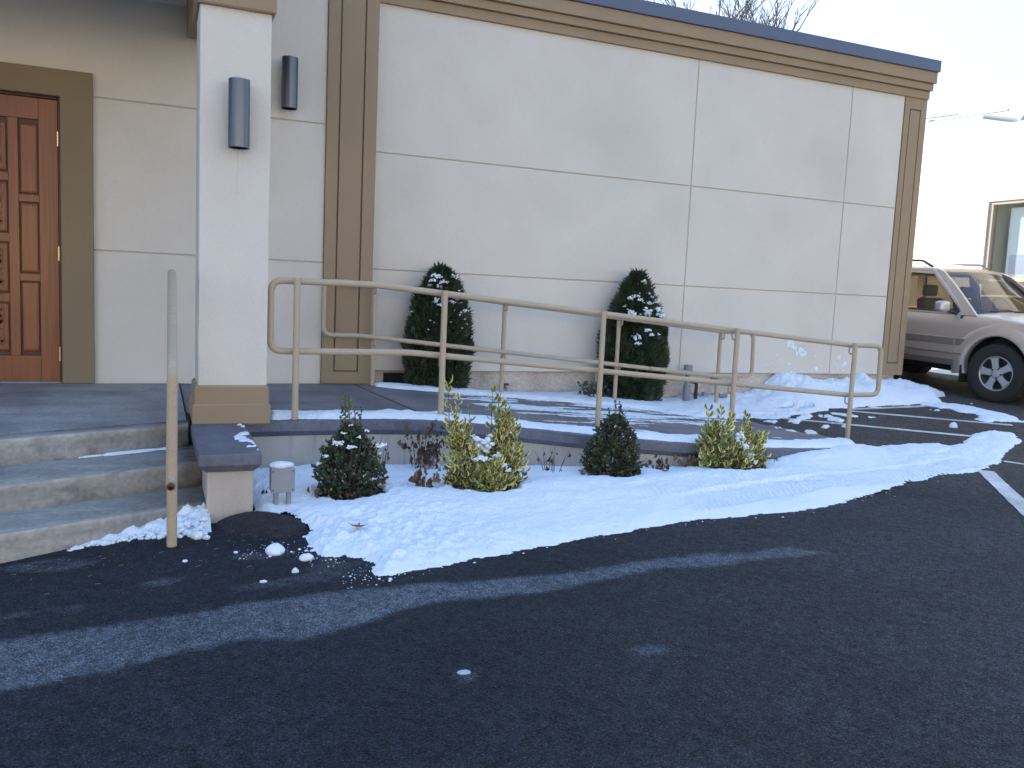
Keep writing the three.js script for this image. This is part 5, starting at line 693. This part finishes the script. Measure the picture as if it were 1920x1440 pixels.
  mesh('hood_line', [[-0.86, -0.50], [0.86, -0.50]].map(([x]) => pipe([[x * 0.985, belt(-0.5) + 0.007, -0.5], [x * 0.985, belt(0) + 0.007, 0], [x * 0.96, belt(0.4) + 0.008, 0.4], [x * 0.9, belt(0.7) + 0.01, 0.7]], 0.004, { fillet: 0.1, seg: 5 })), plastic, car);
  // bumper, grille
  { const bp = new RoundedBoxGeometry(1.86, 0.34, 0.34, 5, 0.11); const q = bp.attributes.position; for (let i = 0; i < q.count; i++) { const x = q.getX(i); q.setZ(i, q.getZ(i) - 0.20 * Math.pow(Math.abs(x) / 0.93, 3)); } bp.computeVertexNormals(); bp.translate(0, 0.56, 0.82); mesh('bumper', toCreasedNormals(wuvKeep(bp), 1), paint, car); mesh('grille', [0, 1, 2, 3].map((k) => box(-0.40, 0.40, 0.80 + k * 0.05, 0.828 + k * 0.05, 0.80, 0.862, 0.008)), chrome, car); mesh('bumper_intake', box(-0.55, 0.55, 0.42, 0.50, 0.9, 0.995, 0.02), plastic, car); mesh('number_plate', box(-0.16, 0.16, 0.52, 0.67, 0.99, 1.002, 0.006), std([0.7, 0.7, 0.66]), car); }
  mesh('underbody', [box(-0.55, 0.55, 0.30, 0.43, -3.7, 0.5, 0.03), pipe([[-0.75, 0.385, 0], [0.75, 0.385, 0]], 0.06, { seg: 10 }), pipe([[-0.75, 0.385, -2.85], [0.75, 0.385, -2.85]], 0.07, { seg: 10 })], plastic, car);
  // wheels
  const tyreG = (() => { const R0 = 0.387, W = 0.135, P = [[0.232, -W * 0.82], [0.25, -W * 0.96], [0.31, -W * 1.0], [0.352, -W * 0.94], [0.374, -W * 0.82], [R0 - 0.004, -W * 0.7], [R0, -W * 0.45], [R0, W * 0.45], [R0 - 0.004, W * 0.7], [0.374, W * 0.82], [0.352, W * 0.94], [0.31, W], [0.25, W * 0.96], [0.232, W * 0.82]]; const g = new THREE.LatheGeometry(P.map((p) => new THREE.Vector2(...p)), 64); const q = g.attributes.position; return wuvKeep(g); })();
  const blocks = []; for (let i = 0; i < 48; i++) for (const y of [-0.082, -0.03, 0.03, 0.082]) { const b = box(-0.02, 0.02, -0.022, 0.022, -0.006, 0.006, 0.002); const a = (i + (y > 0 ? 0.5 : 0)) / 48 * Math.PI * 2; b.rotateZ(0); b.rotateX(Math.PI / 2); b.translate(0, 0, 0); const m = new THREE.Matrix4().makeRotationY(a).multiply(new THREE.Matrix4().makeTranslation(0, y, 0.387)).multiply(new THREE.Matrix4().makeRotationX(Math.PI / 2)); b.applyMatrix4(m); blocks.push(b); }
  const tyreAll = merge(tyreG, blocks);
  const spoke = (() => { const s = new THREE.Shape(); s.moveTo(-0.040, 0.05); s.lineTo(-0.036, 0.12); s.bezierCurveTo(-0.036, 0.16, -0.045, 0.19, -0.062, 0.204); s.lineTo(0.062, 0.204); s.bezierCurveTo(0.045, 0.19, 0.036, 0.16, 0.036, 0.12); s.lineTo(0.040, 0.05); const e = new THREE.ExtrudeGeometry(s, { depth: 0.014, bevelEnabled: true, bevelThickness: 0.012, bevelSize: 0.008, bevelSegments: 3, curveSegments: 8 }); return e; })();
  const rimG = [], holes = [];
  for (let k = 0; k < 5; k++) { const s = spoke.clone(); s.rotateZ(k * 2 * Math.PI / 5); rimG.push(wuv(s)); }
  { const l = new THREE.LatheGeometry([[0.196, -0.16], [0.206, -0.02], [0.208, 0.022], [0.220, 0.034], [0.234, 0.030], [0.236, 0.014], [0.222, -0.02], [0.21, -0.16]].map((p) => new THREE.Vector2(...p)), 56); l.rotateX(Math.PI / 2); rimG.push(wuvKeep(l)); const c = new THREE.LatheGeometry([[0, 0.036], [0.045, 0.036], [0.056, 0.028], [0.074, 0.020], [0.084, 0.0], [0.084, -0.05]].map((p) => new THREE.Vector2(...p)), 40); c.rotateX(Math.PI / 2); rimG.push(wuvKeep(c)); }
  const rimAll = merge(rimG);
  const nuts = merge([0, 1, 2, 3, 4].map((k) => { const c = new THREE.CylinderGeometry(0.012, 0.012, 0.02, 6); c.rotateX(Math.PI / 2); const a = (k + 0.5) * 2 * Math.PI / 5; c.translate(0.068 * Math.sin(a), 0.068 * Math.cos(a), 0.024); return wuvKeep(c); }));
  const disc = (() => { const c = new THREE.CylinderGeometry(0.2, 0.2, 0.02, 40); c.rotateX(Math.PI / 2); c.translate(0, 0, -0.075); return wuvKeep(c); })();
  for (const wz of [0, -2.85]) for (const s of [-1, 1]) { const w = part('wheel', car, [s * 0.838, 0.387, wz]); w.rotation.y = s * Math.PI / 2 + (wz === 0 ? 0.10 : 0); const t = mesh('tyre', tyreAll, rubber, w); t.rotation.x = Math.PI / 2; const r = mesh('rim', rimAll, alloy, w); r.position.z = 0.075; r.rotation.z = 0.22; const n = mesh('wheel_nuts', nuts, plastic, w); n.position.z = 0.075; n.rotation.z = 0.22; const d = mesh('brake_disc', disc, std([0.05, 0.05, 0.05], { metalness: 0.4, roughness: 0.6 }), w); d.position.z = 0.075; }
}
// ---------------------------------------------------------------- white building across the drive
{
  const X = 14, b = thing('white_building', 'sunlit white building with a shop window on the far side of the drive', 'building');
  mesh('wall', [box(X, X + 14, 0, 2.02, -24, -11.16, 0.01), box(X + 0.0005, X + 14, 2.0205, 3.42, -24, -11.20, 0.01), box(X, X + 14, 3.4205, 4.60, -24, -3, 0.01), box(X, X + 14, 1.98, 2.02, -11.159, -3, 0.01), box(X + 0.0005, X + 14, 0.3, 3.42, -7.2, -3, 0.01), box(X + 1.6, X + 14, 0.3, 3.42, -11.2, -7.2, 0.01)], M.white, b);
  mesh('parapet', box(X - 0.004, X + 14.1, 4.60, 4.78, -24.1, -2.9, 0.015), M.white, b);
  mesh('fascia_line', box(X - 0.004, X + 0.02, 4.57, 4.5995, -24, -3, 0.004), std([0.74, 0.64, 0.54]), b);
  mesh('wainscot', box(X + 0.004, X + 1.4, 0.25, 1.975, -11.155, -3, 0.01), std([0.20, 0.13, 0.085], { map: T.concrete, bumpMap: T.concreteBump, bumpScale: 0.006 }), b);
  mesh('wainscot_band', box(X - 0.012, X + 0.05, 1.70, 1.735, -11.15, -3, 0.006), M.white, b);
  mesh('lintel', box(X - 0.005, X + 0.02, 3.52, 3.86, -11.25, -3.0, 0.005), M.white, b);
  const w = part('shop_window', b);
  mesh('frame', [box(X + 0.02, X + 0.14, 2.02, 3.42, -11.199, -11.11, 0.006), box(X + 0.02, X + 0.14, 3.36, 3.4195, -11.109, -7.2, 0.006), box(X + 0.02, X + 0.14, 2.0205, 2.07, -11.109, -7.2, 0.006), box(X + 0.02, X + 0.14, 2.0705, 3.3595, -9.25, -9.2, 0.006)], std([0.36, 0.30, 0.25]), w);
  mesh('pane', box(X + 0.08, X + 0.086, 2.065, 3.365, -11.12, -7.19, 0.001), new THREE.MeshPhysicalMaterial({ color: C(0.9, 0.95, 0.92), transmission: 1, thickness: 0, roughness: 0.02, ior: 1.5 }), w);
  const p = mesh('poster', box(X + 0.16, X + 0.165, 2.08, 3.30, -10.86, -9.5, 0.001), std([0.76, 0.74, 0.84]), w);
  mesh('poster_print', [box(X + 0.1572, X + 0.1595, 2.12, 2.46, -10.80, -9.6, 0.0008)], std([0.52, 0.50, 0.72]), p);
  mesh('interior_shelf', [box(X + 0.5, X + 0.9, 2.05, 2.9, -11.1, -10.92, 0.01), box(X + 0.5, X + 1.2, 2.9, 3.15, -11.15, -10.8, 0.01)], std([0.52, 0.45, 0.32]), w);
  const fl = thing('roof_floodlight', 'grey tubular light arm on the edge of the white building roof', 'light', [X + 0.1, 4.78, -10.86]);
  mesh('arm', pipe([[0, 0.03, 0.02], [-0.1, 0.20, -0.62]], 0.04, { seg: 10 }), M.pipe, fl); mesh('bracket', pipe([[-0.03, 0.08, -0.12], [0.02, -0.02, -0.10]], 0.015, { seg: 6 }), M.pipe, fl); mesh('head', (() => { const s = new THREE.SphereGeometry(0.09, 20, 14); s.scale(1, 1, 1.2); s.translate(0.02, 0.07, 0.10); return wuvKeep(s); })(), M.greyBox, fl);
}
{ // overhead wires
  const wire = (a, c, sag, label) => { const P = []; for (let i = 0; i <= 14; i++) { const t = i / 14; P.push([lerp(a[0], c[0], t), lerp(a[1], c[1], t) - sag * 4 * t * (1 - t), lerp(a[2], c[2], t)]); } tag(mesh('utility_wire', pipe(P, 0.018, { seg: 5 }), M.pipe), label, 'wire', 'overhead wires'); };
  wire([13.9, 5.95, -21], [14.5, 5.0, -7.5], 0.15, 'upper overhead wire sloping above the white building');
  wire([14.9, 5.6, -16.6], [14.0, 5.02, -11.0], 0.04, 'lower short wire running to the light arm on the white roof');
}
// ---------------------------------------------------------------- unseen building added behind the viewer to bounce warm sunlight
{
  const b = thing('bounce_building', 'long tan building added out of view across the lot to bounce warm sunlight', 'building', [0, 0, 26]);
  const w = std([0.72, 0.58, 0.42], { map: T.stucco });
  mesh('wall', [box(-34, 40, -0.5, 0.9, 0, 12, 0.01), box(-34, 40, 3.1, 8.5, 0, 12, 0.01), ...Array.from({ length: 8 }, (_, i) => box(-34 + i * 10, -34 + i * 10 + 4, 0.9005, 3.0995, 0.001, 12, 0.01))], w, b);
  for (let i = 0; i < 7; i++) mesh('window', box(-30 + i * 10, -24 + i * 10, 0.9, 3.1, 0.25, 0.29, 0.004), std([0.05, 0.06, 0.07], { roughness: 0.1 }), b);
  mesh('roof', box(-34.3, 40.3, 8.5, 8.8, -0.3, 12.3, 0.02), M.capMetal, b);
}
{
  const s = sheet(11.9, 13.95, -17, -8.6, 0.07, (x, z) => ground(x, z), (x, z) => { const d = Math.min(x - 12.2 + 0.5 * (fbm(z * 1.5, x, 3, 701) - 0.5), 13.9 - x, z + 16.9, -8.7 - z); return d <= 0 ? -0.01 : 0.09 * (1 - Math.exp(-d / 0.15)) + 0.08 * (fbm(x * 4, z * 4, 3, 702) - 0.4) * Math.min(1, d / 0.2); });
  tag(mesh('snow_verge', s, M.snow), 'sunlit strip of snow beyond the parked wagon, at the foot of the white building', 'snow', null, 'stuff');
}
// ---------------------------------------------------------------- bare tree behind the roof
{
  const t = thing('bare_tree', 'leafless tree with fine upswept branches showing above the roof', 'tree', [18.6, 0, -25]), R = rngOf(551), br = [], tw = [];
  const grow = (p, d, len, r, lvl) => { const mid = p.clone().addScaledVector(d, len * 0.5).add(V((R() - 0.5), (R() - 0.3), (R() - 0.5)).multiplyScalar(len * 0.07)), end = p.clone().addScaledVector(d, len).add(V(0, len * 0.06, 0)); (lvl > 2 ? tw : br).push(pipe([p.toArray(), mid.toArray(), end.toArray()], (u) => lerp(r, r * 0.62, u), { fillet: len * 0.2, seg: lvl > 2 ? 4 : 7, caps: false })); if (lvl >= 6) return; const n = lvl < 1 ? 6 : lvl < 3 ? 4 : 3; for (let k = 0; k < n; k++) { const u = lvl < 1 ? 0.45 + 0.55 * (k + 1) / n : 0.35 + 0.65 * (k + R()) / n, q = u < 0.5 ? p.clone().lerp(mid, u * 2) : mid.clone().lerp(end, u * 2 - 1), a = R() * 6.28 + k * 2.4, sp = lvl < 1 ? 0.62 : 0.5; const e1 = V(1, 0.2, 0.4).cross(d).normalize(), e2 = d.clone().cross(e1), nd = d.clone().addScaledVector(e1, Math.cos(a) * sp).addScaledVector(e2, Math.sin(a) * sp).add(V(0.06, 0.16, 0)).normalize(); grow(q, nd, len * (lvl < 1 ? 0.62 : 0.70) * (0.75 + 0.4 * R()), Math.max(0.006, r * (lvl < 1 ? 0.5 : 0.56)), lvl + 1); } };
  grow(V(0, -0.2, 0), V(0.0, 1, 0).normalize(), 5.6, 0.26, 0);
  mesh('trunk', br, M.bark, t); const c = mesh('crown', tw, M.bark, t); c.userData.kind = 'stuff';
}
const renderer = new THREE.WebGLRenderer({ antialias: true });
renderer.toneMapping = THREE.LinearToneMapping;
renderer.toneMappingExposure = EXPOSURE;
renderer.shadowMap.enabled = true;
renderer.setSize(1024, 768);
renderer.render(scene, camera);
